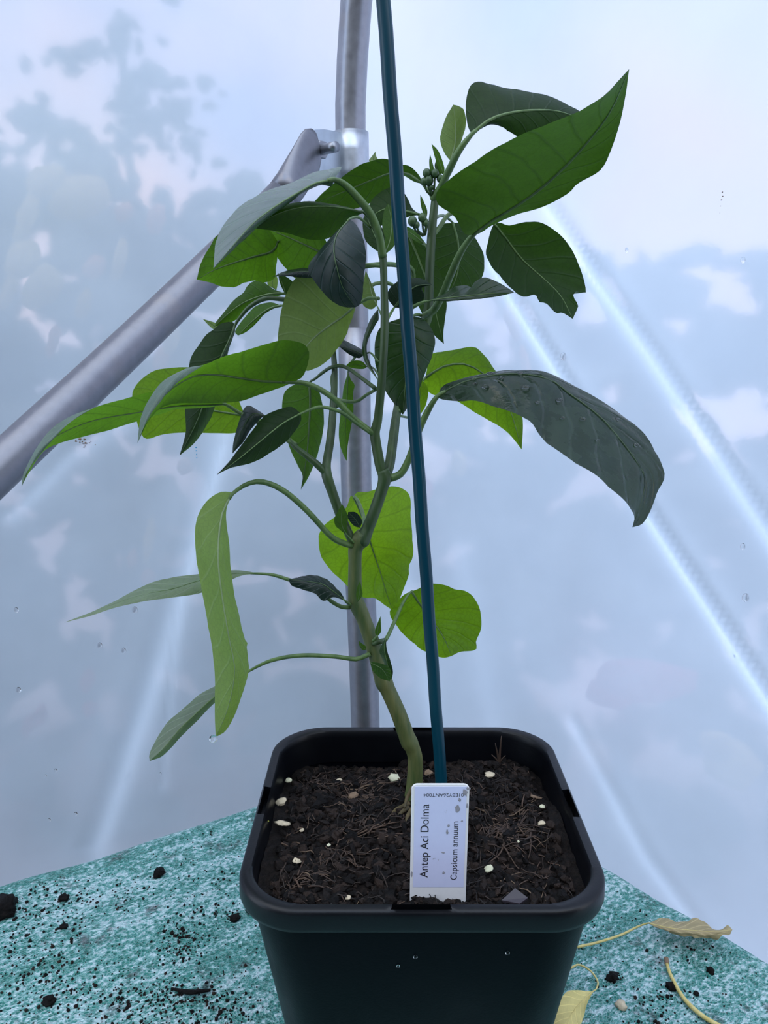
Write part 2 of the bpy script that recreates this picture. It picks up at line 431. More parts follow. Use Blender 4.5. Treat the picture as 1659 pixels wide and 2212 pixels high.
def film_wall(name, d, folds, length, z0, z1, label):
    n2 = Vector((-d.y, d.x))
    if n2.y > 0: n2 = -n2                       # towards the camera
    step = .0045
    ns = int(length / step)
    zs = [z0 + i * .03 for i in range(int((-.16 - z0) / .03))] + [-.16 + i * .0045 for i in range(int(.86 / .0045))] + [.70 + i * .03 for i in range(int((z1 - .70) / .03) + 1)]
    nz = len(zs) - 1
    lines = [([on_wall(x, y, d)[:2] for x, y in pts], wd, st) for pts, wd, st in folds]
    V, A = [], []
    for j in range(nz + 1):
        z = zs[j]
        for i in range(ns + 1):
            s = length * i / ns
            fo = 0.0; hgt = 0.0
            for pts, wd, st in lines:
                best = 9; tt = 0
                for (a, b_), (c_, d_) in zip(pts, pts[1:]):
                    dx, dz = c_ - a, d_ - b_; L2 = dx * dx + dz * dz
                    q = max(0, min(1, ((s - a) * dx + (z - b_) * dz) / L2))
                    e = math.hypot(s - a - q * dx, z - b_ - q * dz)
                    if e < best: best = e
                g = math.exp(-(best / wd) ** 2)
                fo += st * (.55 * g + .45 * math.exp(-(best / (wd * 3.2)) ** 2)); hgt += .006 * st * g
            hgt += .010 * noise.noise(Vector((s * 2.2, z * .9, 3.1 if d is DIR_L else 9.7))) + .002 * noise.noise(Vector((s * 9, z * 3, 1.3)))
            hgt *= min(1.0, s / .05)
            p = CORNER + d * s + n2 * hgt
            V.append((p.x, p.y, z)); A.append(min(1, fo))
    Fc = []
    for j in range(nz):
        for i in range(ns):
            a = j * (ns + 1) + i
            Fc.append((a, a + 1, a + ns + 2, a + ns + 1))
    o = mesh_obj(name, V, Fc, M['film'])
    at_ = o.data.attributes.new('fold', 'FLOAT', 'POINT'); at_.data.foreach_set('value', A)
    tag(o, label, kind='structure')
    return o
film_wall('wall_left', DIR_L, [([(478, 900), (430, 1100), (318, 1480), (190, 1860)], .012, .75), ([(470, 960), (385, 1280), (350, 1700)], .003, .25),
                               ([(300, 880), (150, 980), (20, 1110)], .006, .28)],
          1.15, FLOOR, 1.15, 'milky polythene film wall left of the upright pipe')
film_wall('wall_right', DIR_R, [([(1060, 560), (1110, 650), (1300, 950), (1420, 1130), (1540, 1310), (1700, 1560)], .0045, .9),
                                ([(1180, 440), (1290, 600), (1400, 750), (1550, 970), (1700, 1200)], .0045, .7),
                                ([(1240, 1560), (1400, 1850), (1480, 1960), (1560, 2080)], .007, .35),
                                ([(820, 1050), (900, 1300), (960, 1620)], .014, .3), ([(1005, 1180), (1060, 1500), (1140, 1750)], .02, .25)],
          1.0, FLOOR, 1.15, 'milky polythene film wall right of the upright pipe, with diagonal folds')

a_, b_ = CORNER + DIR_L * 3.2, CORNER + DIR_R * 3.2
tag(mesh_obj('floor_inside', [(CORNER.x, CORNER.y, FLOOR + .004), (a_.x, a_.y, FLOOR + .004), (-3.2, -1.69, FLOOR + .004), (3.2, -1.69, FLOOR + .004), (b_.x, b_.y, FLOOR + .004)], [(0, 1, 2, 3, 4)], M['earth'], smooth=False), 'dark earth floor inside the polytunnel', kind='structure')
# ------------------------------------------------------------------ garden outside, seen blurred through the film
shrub = empty('garden_shrub', (-.2, 1.9, FLOOR))
tag(shrub, 'blurred blue-green shrubs with bright sky patches and red leaves outside the polythene film', 'shrub')
SPOTS = [ # px, py, half width, half height, colour; pale discs stand for bright sky
    (90, 620, 42, 52, 'cream'), (182, 655, 16, 34, 'cream'), (115, 735, 14, 36, 'peach'), (45, 560, 40, 46, 'cream'), (205, 575, 26, 28, 'peach'),
    (340, 470, 20, 40, 'peach'), (372, 730, 18, 34, 'cream'), (350, 775, 18, 24, 'peach'), (210, 718, 13, 18, 'white'),
    (175, 420, 66, 58, 'cream'), (100, 385, 44, 40, 'cream'), (270, 455, 20, 22, 'peach'), (325, 1165, 10, 44, 'cream'), (288, 1210, 10, 16, 'peach'),
    (322, 1250, 14, 14, 'peach'), (400, 1010, 16, 16, 'peach'), (190, 1478, 15, 18, 'red'), (197, 1540, 18, 14, 'red'), (88, 1555, 14, 18, 'red'), (60, 1578, 12, 18, 'red'),
    (1145, 785, 9, 44, 'peach'), (945, 690, 16, 40, 'peach'), (928, 1055, 20, 26, 'pink'), (890, 1050, 20, 20, 'peach'),
    (1002, 998, 18, 24, 'cream'), (1400, 1462, 120, 34, 'pink'), (1330, 1490, 60, 26, 'pink'), (1590, 1640, 66, 40, 'cream'), (1560, 1600, 40, 24, 'cream'),
    (965, 800, 10, 30, 'peach'), (1120, 690, 20, 40, 'peach'),
    (1080, 620, 30, 26, 'peach'), (600, 480, 20, 20, 'peach'), (60, 460, 24, 60, 'cream'), (260, 560, 16, 50, 'cream'), (20, 620, 16, 50, 'cream'),
]
def in_gap(p):             # openings cut along camera sight lines to let bright sky through
    d = p - Vector((0, 0, CAMZ))
    k = d.y * CT - d.z * ST
    px, py = W / 2 + F * d.x / k, H / 2 - F * (d.z * CT + d.y * ST) / k
    return any(cl != 'red' and ((px - a) / (hw * 1.15 + 14)) ** 2 + ((py - b_) / (hh * 1.15 + 14)) ** 2 < 1 for a, b_, hw, hh, cl in SPOTS)
bag = Bag()
def top_line(x):           # crown outline: lower on the right, ragged on the left
    return .55 + .20 * noise.noise(Vector((x * 1.3, 2.0, 0))) - .10 * x
for i in range(2600):
    x = random.uniform(-2.6, 2.6); y = random.uniform(1.45, 2.1) - .25 * abs(x)
    z = FLOOR + (top_line(x) - FLOOR) * random.random() ** .8
    if in_gap(Vector((x, y, z))): continue
    V, Fc = lump((x, y, z), random.uniform(.04, .10), (1, .8, .25), .25)
    bag.add(V, Fc)
for i in range(240):       # loose twigs above the crown on the left
    x = random.uniform(-1.5, -.15); y = random.uniform(1.4, 1.8); z = random.uniform(.45, 1.25)
    if noise.noise(Vector((x * 3.0, z * 3.0, 5))) < .05: continue
    V, Fc = lump((x, y, z), random.uniform(.03, .075), (1, .8, .3), .25); bag.add(V, Fc)
for (px, py, sx, sy, n_) in ((160, 90, 45, 22, 14), (225, 88, 30, 18, 8), (290, 175, 30, 60, 22), (330, 250, 20, 40, 12), (55, 225, 18, 22, 8), (95, 205, 12, 18, 5), (130, 265, 40, 25, 14), (190, 320, 40, 30, 16), (240, 385, 30, 30, 12), (275, 30, 8, 40, 7), (400, 200, 60, 90, 40), (0, 300, 20, 40, 8)):
    for i in range(n_):
        V, Fc = lump(at(px + random.gauss(0, sx), py + random.gauss(0, sy), random.uniform(1.35, 1.6)), random.uniform(.012, .030), (1, .8, .4), .25); bag.add(V, Fc)
V, Fc = tube_geo(catmull([at(420, 560, 1.5), at(300, 420, 1.5), at(180, 280, 1.5), at(80, 210, 1.5)], 12), [.014] * 12, 8); bag.add(V, Fc)
V, Fc = tube_geo(catmull([at(300, 420, 1.5), at(285, 200, 1.5), at(272, -20, 1.5)], 12), [.009] * 12, 8); bag.add(V, Fc)
fol = bag.build('foliage', M['hedge'], shrub); fol['kind'] = 'stuff'
for k in range(5):
    x = -1.2 + k * .6
    tube('trunk', [(x, 1.6, FLOOR), (x + .05, 1.65, -.2), (x - .04, 1.7, .4)], [.03, .015], M['wood'], shrub, 8, 8)
for (px, py, hw, hh, cl) in SPOTS:
    d = DIR_L if px < 780 else DIR_R
    s, z, p = on_wall(px, py, d)
    r = ray(px, py); Yo = p.y + .07; c = at(px, py, Yo)
    pxm = Yo / r.y / F
    w, h = hw * pxm, hh * pxm
    nn = 14; V = []; ang0 = random.uniform(0, 6)
    V.append(c + Vector((0, .006, 0)))
    for kk in range(nn):
        a = 2 * math.pi * kk / nn
        rr = 1 + .22 * noise.noise(Vector((math.cos(a) * 1.5, math.sin(a) * 1.5, px * .1)))
        V.append(c + Vector((w * rr * math.cos(a), random.uniform(-.003, .003) + h * rr * math.sin(a) * .9, h * rr * math.sin(a))))
    Fc = [(0, 1 + kk, 1 + (kk + 1) % nn) for kk in range(nn)]
    o = mesh_obj('leaf_and_sky_patch', V, Fc, M['out_' + cl], shrub)
    sm = o.modifiers.new('thick', 'SOLIDIFY'); sm.thickness = .0006

# ------------------------------------------------------------------ bench and shade netting
C0 = on_z(896, 1640, 0); C0 = Vector((C0.x, C0.y))
EL = (Vector(on_z(0, 1937, 0).xy) - Vector(on_z(545, 1764, 0).xy)).normalized()
ER = (Vector(on_z(1659, 2100, 0).xy) - Vector(on_z(1310, 1893, 0).xy)).normalized()
def tab(s, t, z): p = C0 + EL * s + ER * t; return Vector((p.x, p.y, z))
bench = empty('bench', tab(.3, .3, FLOOR))
tag(bench, 'timber bench hidden under the green shade netting', 'bench')
V = [tab(.012, .012, -.012), tab(.80, .012, -.012), tab(.80, .62, -.012), tab(.012, .62, -.012)]
V += [v + Vector((0, 0, -.03)) for v in V]
mesh_obj('bench_top', V, [(0, 1, 2, 3), (7, 6, 5, 4), (0, 4, 5, 1), (1, 5, 6, 2), (2, 6, 7, 3), (3, 7, 4, 0)], M['wood'], bench, False)
for s, t in ((.05, .05), (.75, .05), (.75, .57), (.05, .57)):
    V = [tab(s + a, t + b_, z) for z in (FLOOR, -.042) for a, b_ in ((-.02, -.02), (.02, -.02), (.02, .02), (-.02, .02))]
    mesh_obj('leg', V, [(3, 2, 1, 0), (4, 5, 6, 7), (0, 1, 5, 4), (1, 2, 6, 5), (2, 3, 7, 6), (3, 0, 4, 7)], M['wood'], bench, False)
# cloth: flat on top, rolls over the far edges and hangs
def drape(q):              # distance from edge -> (inward offset, drop)
    R = .010
    if q >= 0: return q, 0.0
    a = min(-q / R, math.pi / 2); extra = max(0, -q - R * math.pi / 2)
    return -R * math.sin(a), -R * (1 - math.cos(a)) - extra
def cloth_h(s, t):
    p = C0 + EL * s + ER * t
    e = min(s, t)
    h = .0022 * noise.noise(Vector((s * 6, t * 30, 0))) + .0015 * noise.noise(Vector((s * 22, t * 22, 4)))
    h += .004 * noise.noise(Vector((s * 5, t * 5, 8))) * (1 if e > .02 else .4)
    near = (p - Vector((.016, .305))).length
    return h * min(1, max(0, (near - .07) / .07)) - .001
V, Fc = [], []
qs = [-.14, -.10, -.07, -.045, -.03, -.02, -.0157, -.012, -.009, -.006, -.003, 0] + [i * .006 for i in range(1, 130)]
qt = [-.14, -.10, -.07, -.045, -.03, -.02, -.0157, -.012, -.009, -.006, -.003, 0] + [i * .006 for i in range(1, 104)]
for s in qs:
    for t in qt:
        so, zs = drape(s); to, zt = drape(t)
        wob = .004 * noise.noise(Vector((s * 9, t * 9, 2)))
        z = min(zs, zt) if (s < 0 and t < 0) else zs + zt
        V.append(tab(so + (wob if s < .01 else 0), to + (wob if t < .01 else 0), z + cloth_h(max(s, 0), max(t, 0))))
n2 = len(qt)
for i in range(len(qs) - 1):
    for j in range(n2 - 1):
        Fc.append((i * n2 + j, (i + 1) * n2 + j, (i + 1) * n2 + j + 1, i * n2 + j + 1))
net = mesh_obj('shade_netting', V, Fc, M['net'])
tag(net, 'green knitted shade netting spread over the bench, sprinkled with soil', 'netting')
sol = net.modifiers.new('thickness', 'SOLIDIFY'); sol.thickness = .0012; sol.offset = -1

# ------------------------------------------------------------------ steel pipes
def pipe_mesh(name, pts, r, mat, parent, n=28, sides=28):
    return tube(name, pts, r, mat, parent, sides, n)
YP = .75
up = empty('upright_pipe', at(789, 1600, YP).xyz)
tag(up, 'galvanised steel upright pipe in the corner of the polythene walls', 'pipe')
RP = .0136
p_bot = at(789, 1560, YP); p_bot2 = p_bot + Vector((.008, 0, FLOOR - p_bot.z))
pipe_mesh('pipe', [p_bot2, p_bot, at(771, 1100, YP), at(766, 750, YP), at(757, 300, YP), at(760, 150, YP - .005), at(770, 0, YP - .012), at(786, -200, YP - .03)], RP, M['galv'], up, 40)
pipe_mesh('ground_sleeve', [p_bot2 + Vector((0, 0, .001)), at(789, 1560, YP), at(771, 1100, YP), at(765, 708, YP)], [RP + .0016, RP + .0016], M['galv'], up, 24)
br = empty('brace_pipe', at(0, 1010, .47))
tag(br, 'galvanised diagonal brace pipe running down to the left from the clamp', 'pipe')
b_end = at(610, 425, .655)
q0_, q1_ = at(300, 728, .56), at(0, 1010, .462)
b0 = q1_ + (q1_ - q0_) * ((.026 - q1_.z) / (q1_.z - q0_.z))      # the foot rests on the edge of the bench
pipe_mesh('tube', [b0, q1_, q0_, at(520, 515, .632), b_end], .0136, M['galv_brace'], br, 24)
# flattened end of the brace: round section loft into a flat tongue
secs = [(610, 425, .655, .0136, .0136), (628, 400, .662, .0140, .0110), (648, 368, .670, .0150, .0065), (665, 338, .676, .0150, .0032), (672, 318, .679, .0135, .0028), (676, 300, .681, .0100, .0026), (678, 286, .682, .0040, .002)]
V, Fc, sd = [], [], 24
ax = (at(665, 338, .676) - at(610, 425, .655)).normalized()
nrm = Vector((.72, -.62, .1)); nrm = (nrm - ax * nrm.dot(ax)).normalized(); wid = ax.cross(nrm)
for (x, y, Y, a_, b_) in secs:
    c = at(x, y, Y)
    for k in range(sd):
        th = 2 * math.pi * k / sd
        V.append(c + wid * a_ * math.cos(th) + nrm * b_ * math.sin(th))
for i in range(len(secs) - 1):
    for k in range(sd): Fc.append((i * sd + k, i * sd + (k + 1) % sd, (i + 1) * sd + (k + 1) % sd, (i + 1) * sd + k))
Fc.append(tuple(range(sd))[::-1]); Fc.append(tuple((len(secs) - 1) * sd + k for k in range(sd)))
mesh_obj('flattened_end', V, Fc, M['galv_brace'], br)
cl = empty('pipe_clamp', at(757, 350, YP))
tag(cl, 'bright zinc pipe clamp with a bolt joining the brace to the upright pipe', 'clamp')
c_t, c_b = at(757, 287, YP), at(760, 415, YP)
tube('band', [c_t, c_b], RP + .0028, M['galv_band'], cl, 32, 4)
# two tabs of the clamp reaching left, bolted through the brace
for off, nm in ((-.0022, 'tab'), (.0075, 'tab')):
    A = [(738, 287), (700, 280), (680, 281), (668, 296), (664, 330), (668, 360), (682, 388), (705, 398), (740, 400)]
    base = [at(x, y, YP - .010 - (740 - x) * .00062) + Vector((0, off, 0)) for x, y in A]
    V = base + [v + Vector((.0008, .0024, 0)) for v in base]; k = len(base)
    Fc = [tuple(range(k)), tuple(range(2 * k - 1, k - 1, -1))] + [(i, i + k, (i + 1) % k + k, (i + 1) % k) for i in range(k)]
    o = mesh_obj(nm, V, Fc, M['galv_bright'], cl, False)
    bv = o.modifiers.new('bevel', 'BEVEL'); bv.width = .0005; bv.segments = 2
bc = at(672, 328, YP - .050)
bt = at(726, 317, YP - .075)
tube('bolt', [bc, bt], .0042, M['galv_dark'], cl, 14, 6)
ax = (bt - bc).normalized()
V, Fc = tube_geo([bc + ax * .008, bc + ax * .0165], [.0075, .0075], 6)
o = mesh_obj('nut', V, Fc, M['galv_dark'], cl, False); bv = o.modifiers.new('bevel', 'BEVEL'); bv.width = .0008; bv.segments = 2

# ------------------------------------------------------------------ pot
PC = Vector((.0148, .308)); PH = .136
KX, KY = 1.018, .972                          # the pot is a little wider than deep
def rsq(a, r, k, n):
    """point k of n around a rounded square of half side a, corner radius r; returns x, y, side coordinate"""
    per = 8 * (a - r) + 2 * math.pi * r
    s = (k / n) * per
    st = 2 * (a - r); ar = math.pi * r / 2
    for q in range(4):
        if s < st: x, y = -(a - r) + s, -a; u = x / a; break
        s -= st
        if s < ar:
            th = -math.pi / 2 + s / r; x, y = (a - r) + r * math.cos(th), -(a - r) + r * math.sin(th); u = 9; break
        s -= ar
    else: q, x, y, u = 0, -(a - r), -a, 9
    for _ in range(q): x, y = -y, x
    return x, y, u, q
NP = 256
def pot_rings(rings, name, parent, slots=False):
    V, Fc = [], []
    for (a, r, z) in rings:
        for k in range(NP):
            x, y, u, q = rsq(a, r, k, NP)
            zz = z
            V.append((PC.x + x * KX, PC.y + y * KY, zz))
    for i in range(len(rings) - 1):
        for k in range(NP):
            k2 = (k + 1) % NP
            Fc.append((i * NP + k, i * NP + k2, (i + 1) * NP + k2, (i + 1) * NP + k))
    return V, Fc
pot = empty('plant_pot', (PC.x, PC.y, 0))
tag(pot, 'square black plastic plant pot with rounded corners and a wide rim', 'pot')
A0 = .0702                                     # outer half width of the rim
# body: outside wall, floor, inside wall
wall_o = [(.0455, .016, .0), (.0475, .017, .001), (.0662, .0245, PH - .013)]
wall_i = [(.0649, .0240, PH - .012), (.0462, .016, .004), (.02, .008, .0035)]
V, Fc = pot_rings([(.02, .008, 0)] + wall_o + [(.0664, .0245, PH - .010)] + [(.0649, .0242, PH - .010)] + wall_i, 'body', pot)
n_last = len(V) - NP
Fc.append(tuple(range(NP))[::-1]); Fc.append(tuple(range(n_last, n_last + NP)))
body = mesh_obj('body', V, Fc, M['pot'], pot)
# rim: a rolled lip, with an open slot in the middle of each side
prof = [(.0636, -.0175), (.0650, -.004), (.0654, -.0012), (.0660, -.0003), (.0690, -.0001), (.0698, -.0008), (.0702, -.002), (.0704, -.0075), (.0700, -.0092), (.0690, -.0098), (.0660, -.0100)]
V, Fc = [], []
for (a, dz) in prof:
    for k in range(NP):
        x, y, u, q = rsq(a, .0255 * a / .07, k, NP)
        V.append((PC.x + x * KX, PC.y + y * KY, PH + dz))
slot = set()
for k in range(NP):
    x, y, u, q = rsq(.067, .0255, k + .5, NP)
    if abs(u) < .165: slot.add(k)
top_i, top_o = 3, 4                            # the flat top of the lip lies between these rings
for i in range(len(prof) - 1):
    for k in range(NP):
        k2 = (k + 1) % NP
        if i == top_i and k in slot: continue
        Fc.append((i * NP + k, i * NP + k2, (i + 1) * NP + k2, (i + 1) * NP + k))
# slot pockets: walls and floor set down into the lip
for k in slot:
    k2 = (k + 1) % NP
    a, b_, c_, d_ = V[top_i * NP + k], V[top_i * NP + k2], V[top_o * NP + k2], V[top_o * NP + k]
    o = len(V); dn = .0065
    V += [(p[0], p[1], p[2] - dn) for p in (a, b_, c_, d_)]
    Fc += [(o, o + 1, o + 2, o + 3), (top_i * NP + k, o, o + 1, top_i * NP + k2), (top_o * NP + k2, o + 2, o + 3, top_o * NP + k)]
    if (k - 1) % NP not in slot: Fc.append((top_i * NP + k, top_o * NP + k, o + 3, o))
    if k2 not in slot: Fc.append((top_i * NP + k2, o + 1, o + 2, top_o * NP + k2))
rim = mesh_obj('rim', V, Fc, M['pot_rim'], pot)
es = rim.modifiers.new('edges', 'EDGE_SPLIT'); es.split_angle = math.radians(50)

# ------------------------------------------------------------------ soil
SZ = .1165
def soil_h(x, y):
    lx, ly = x - PC.x, y - PC.y
    h = .0035 * noise.noise(Vector((x * 45, y * 45, 0))) + .0022 * noise.noise(Vector((x * 130, y * 130, 3))) + .0012 * noise.noise(Vector((x * 320, y * 320, 7)))
    h += .006 * math.exp(-((lx - .040) ** 2 + (ly - .040) ** 2) / .0004)       # heap by the back right corner
    h += .003 * math.exp(-((lx + .006) ** 2 + (ly - .012) ** 2) / .0003)       # heap round the stem
    h += .0085 * min(1.0, (.064 - ly) / .064)
    return SZ + h
V, Fc, G, ha = [], [], 130, .0642
for i in range(G + 1):
    for j in range(G + 1):
        x = -ha + 2 * ha * i / G; y = -ha + 2 * ha * j / G
        r = .022; cx, cy = max(-(ha - r), min(ha - r, x)), max(-(ha - r), min(ha - r, y))
        dx, dy = x - cx, y - cy; L = math.hypot(dx, dy)
        if L > r: dx, dy = dx * r / L, dy * r / L
        x, y = cx + dx, cy + dy
        V.append((PC.x + x * KX, PC.y + y * KY, soil_h(PC.x + x * KX, PC.y + y * KY)))
for i in range(G):
    for j in range(G):
        a = i * (G + 1) + j; Fc.append((a, a + G + 1, a + G + 2, a + 1))
soil = mesh_obj('potting_soil', V, Fc, M['soil'], uvs=[(random.random() * .3, 0) for _ in V])
tag(soil, 'dark crumbly potting soil filling the black pot', 'soil', kind='stuff')
def in_pot():
    while True:
        x, y = random.uniform(-.061, .061), random.uniform(-.061, .061)
        cx, cy = max(-.04, min(.04, x)), max(-.04, min(.04, y))
        if math.hypot(x - cx, y - cy) < .020: return PC.x + x, PC.y + y
bag = Bag()
for i in range(4200):
    x, y = in_pot(); r = random.choice((.0006, .0008, .001, .0012, .0016, .0022)) * random.uniform(.8, 1.3)
    V, Fc = lump((x, y, soil_h(x, y) + r * .3), r, (1, .8, .6), .35)
    bag.add(V, Fc, (random.random() ** 2.5, 0))
for i in range(420):
    x, y = in_pot(); r = random.uniform(.0022, .0042)
    V, Fc = lump((x, y, soil_h(x, y) + r * .1), r, (1, .7, .5), .4)
    bag.add(V, Fc, (random.random() ** 3, 0))
cr = bag.build('soil_crumbs', M['soil'], soil, False); cr['kind'] = 'stuff'
bag = Bag()
def fibre(bag, x, y, L, r, col, a=None, lift=.001, curl=1.0):
    a = random.uniform(0, 6.28) if a is None else a
    P = []
    for q in range(6):
        P.append(Vector((x, y, soil_h(x, y) + lift + random.uniform(-.0004, .0012))))
        x += math.cos(a) * L / 5; y += math.sin(a) * L / 5; a += random.uniform(-.45, .45) * curl
        lx, ly = x - PC.x, y - PC.y
        if abs(lx) > .059 or abs(ly) > .059: break
    if len(P) < 3: return
    n = len(P); V, Fc = tube_geo(P, [r * (1 - .5 * i / n) for i in range(n)], 5)
    bag.add(V, Fc, (col, 0))
for i in range(420):
    x, y = in_pot(); fibre(bag, x, y, random.uniform(.004, .018), random.uniform(.00012, .00035), random.random() ** 1.6)
def soil_at(px, py):
    p = on_z(px, py, SZ + .005)
    for _ in range(3): p = on_z(px, py, soil_h(p.x, p.y) + .001)
    return p.x, p.y
for (px, py, sx, sy, n_) in ((770, 1720, 60, 18, 55), (1075, 1810, 45, 22, 60), (700, 1690, 60, 12, 25), (780, 1790, 50, 18, 30), (1100, 1780, 40, 40, 35), (640, 1905, 60, 20, 25), (735, 1845, 40, 20, 25)):
    for i in range(int(n_ * .75)):
        x, y = soil_at(px + random.gauss(0, sx * .5), py + random.gauss(0, sy * .5))
        fibre(bag, x, y, random.uniform(.006, .020), random.uniform(.0002, .00045), random.uniform(.35, .95), random.gauss(.1, .9), .0012, .8)
fb = bag.build('root_fibres', M['fibre'], soil); fb['kind'] = 'stuff'

# the pieces one can pick out on the soil
def chip(name, px, py, rpx, mat, label, cat, group=None, flat=(1, .75, .3), asp=1.0):
    x, y = soil_at(px, py); z = soil_h(x, y)
    s = rpx * (Vector((x, y, z)) - Vector((0, 0, CAMZ))).length / F
    bag = Bag(); V, Fc = ball_geo((0, 0, 0), 1, 12, 8)
    rot = Matrix.Rotation(random.uniform(-.4, .4), 3, 'Y') @ Matrix.Rotation(random.uniform(.1, .7), 3, 'X')
    V = [rot @ Vector((v.x * s * asp, v.y * s * flat[1], v.z * s * flat[2])) * (1 + .55 * noise.noise(v * 1.7 + Vector((px * .37, py * .37, 0))) + .25 * noise.noise(v * 4.5 + Vector((py * .37, 0, 0)))) + Vector((x, y, z + s * .7 + .0012)) for v in V]
    o = mesh_obj(name, V, Fc, M[mat]); tag(o, label, cat, group); return o
CH = 'pale chips on the potting soil'
chip('wood_chip', 607, 1740, 11, 'chip', 'cream wood chip by the left slot of the pot rim', 'chip', CH)
chip('wood_chip', 611, 1785, 9, 'chip', 'long flat cream chip by the yellow sprout', 'chip', CH, asp=1.7)
chip('wood_chip', 624, 1691, 7, 'chip_white', 'small pale chip at the back left of the soil', 'chip', CH)
chip('wood_chip', 733, 1690, 6, 'chip', 'small cream chip at the back, left of the round husk', 'chip', CH)
chip('seed_husk', 852, 1690, 11, 'chip_white', 'round greenish white husk just left of the stem base', 'husk')
chip('wood_chip', 1057, 1680, 10, 'chip', 'orange cream chip right of the teal cane', 'chip', CH)
chip('bark_chip', 926, 1676, 9, 'chip_brown', 'brown chip between the stem and the cane', 'chip')
chip('bark_chip', 763, 1726, 10, 'chip_brown', 'brown chip among the reddish fibres left of the stem', 'chip')
chip('wood_chip', 642, 1866, 8, 'chip', 'small cream chip near the front left corner of the soil', 'chip', CH)
chip('wood_chip', 652, 1799, 5, 'chip', 'tiny pinkish chip right of the long flat chip', 'chip', CH)
chip('wood_chip', 1171, 1748, 6, 'chip_white', 'small pale chip near the right slot of the rim', 'chip', CH)
chip('wood_chip', 1170, 1784, 7, 'chip', 'small cream chip below the right slot of the rim', 'chip', CH)
chip('wood_chip', 1056, 1884, 9, 'chip_white', 'olive cream chip right of the label at the front', 'chip', CH)
chip('wood_chip', 1118, 1822, 4, 'chip_white', 'tiny pale chip right of the fibre tuft', 'chip', CH)
chip('wood_chip', 752, 1944, 6, 'chip', 'tiny cream chip at the front edge, left of the label', 'chip', CH)
chip('wood_chip', 710, 1828, 4, 'chip_white', 'tiny white chip in the middle left of the soil', 'chip', CH)
chip('bark_chip', 1150, 1724, 5, 'chip_brown', 'long dark bark sliver lying right of the cane', 'chip', asp=4.0)
x, y = soil_at(574, 1795)
z = soil_h(x, y)
o = tube('sprout', [(x, y, z - .001), (x + .0005, y, z + .003), (x - .0004, y - .0005, z + .005), (x + .0012, y, z + .0065)], [.0006, .0009], M['sprout'], None, 8, 12)
tag(o, 'tiny yellow green sprout by the left rim of the pot', 'sprout')
tw = empty('bark_twig', (*soil_at(1078, 1660), .125)); tag(tw, 'reddish brown splintered twig standing at the back right corner of the soil', 'twig')
q0 = at(1078, 1650, .362)
for (px, py) in ((1083, 1590), (1070, 1606), (1092, 1632), (1062, 1630)):
    tube('splinter', [q0 + Vector((0, 0, -.012)), q0, at(px, py, .362)], [.0010, .0008, .0002], M['fibre'], tw, 6, 8)
for o in tw.children:
    lay = o.data.uv_layers.new(name='UVMap')
    for l in lay.data: l.uv = (.6, 0)
p1, p2, p3, p4 = [Vector((*soil_at(*p), 0)) for p in ((1083, 1955), (1112, 1935), (1140, 1950), (1122, 1962))]
V = [Vector((p.x, p.y, soil_h(p.x, p.y) + .0032 + (.0012 if i in (1,) else 0))) for i, p in enumerate((p1, p2, p3, p4))]
V += [v + Vector((0, 0, -.0008)) for v in V]
o = mesh_obj('leaf_flake', V, [(0, 1, 2, 3), (7, 6, 5, 4), (0, 4, 5, 1), (1, 5, 6, 2), (2, 6, 7, 3), (3, 7, 4, 0)], M['flake'], None, False)
tag(o, 'flat purplish dark flake at the front rim right of the label', 'flake')

# ------------------------------------------------------------------ plant label
LY = .2575
def lab(px, py, dy=0.0): return at(px, py, LY + dy)
lw_top = lab(1013, 1694); tl = lab(889, 1694); bl = lab(885, 1957); brr = lab(1007, 1957)
zt, zb = tl.z, .105
xl, xr = (tl.x + bl.x) / 2, (lw_top.x + brr.x) / 2
slant = (tl.x - bl.x) / (tl.z - bl.z)
wL = xr - xl
rot = Matrix.Rotation(0, 4, 'Y')
def label_pt(u, z, y=0.0): return Vector((bl.x + (z - bl.z) * slant + u, LY + y, z))
rc = .0022; outl = [(0, zb + .014), (wL * .5, zb - .006), (wL, zb + .014)]
for cxs, a0 in ((wL - rc, 0), (rc, math.pi / 2)):
    for k in range(6):
        a = a0 + math.pi / 2 * k / 5; outl.append((cxs + rc * math.cos(a), zt - rc + rc * math.sin(a)))
fr = [label_pt(u, z) for u, z in outl]; k = len(fr)
V = fr + [label_pt(u, z, .0009) for u, z in outl]
Fc = [tuple(range(k)), tuple(range(2 * k - 1, k - 1, -1))] + [(i, i + k, (i + 1) % k + k, (i + 1) % k) for i in range(k)]
plabel = mesh_obj('plant_label', V, Fc, M['white_plastic'], None, False)
tag(plabel, 'white plastic plant label with black print stuck in the soil at the front rim', 'label')
bv = plabel.modifiers.new('bevel', 'BEVEL'); bv.width = .0003; bv.segments = 2; bv.limit_method = 'ANGLE'
hL = zt - lab(885, 1916).z
s0, s1 = wL * .055, wL * .955
V = [label_pt(s0, zt - hL, -.0001), label_pt(s1, zt - hL, -.0001), label_pt(s1, zt - .0010, -.0001), label_pt(s0, zt - .0010, -.0001)]
V += [v + Vector((0, .00025, 0)) for v in V]
stk = mesh_obj('sticker', V, [(0, 1, 2, 3), (7, 6, 5, 4), (0, 4, 5, 1), (1, 5, 6, 2), (2, 6, 7, 3), (3, 7, 4, 0)], M['sticker'], plabel, False)
stk['label'] = 'pale lavender printed sticker'
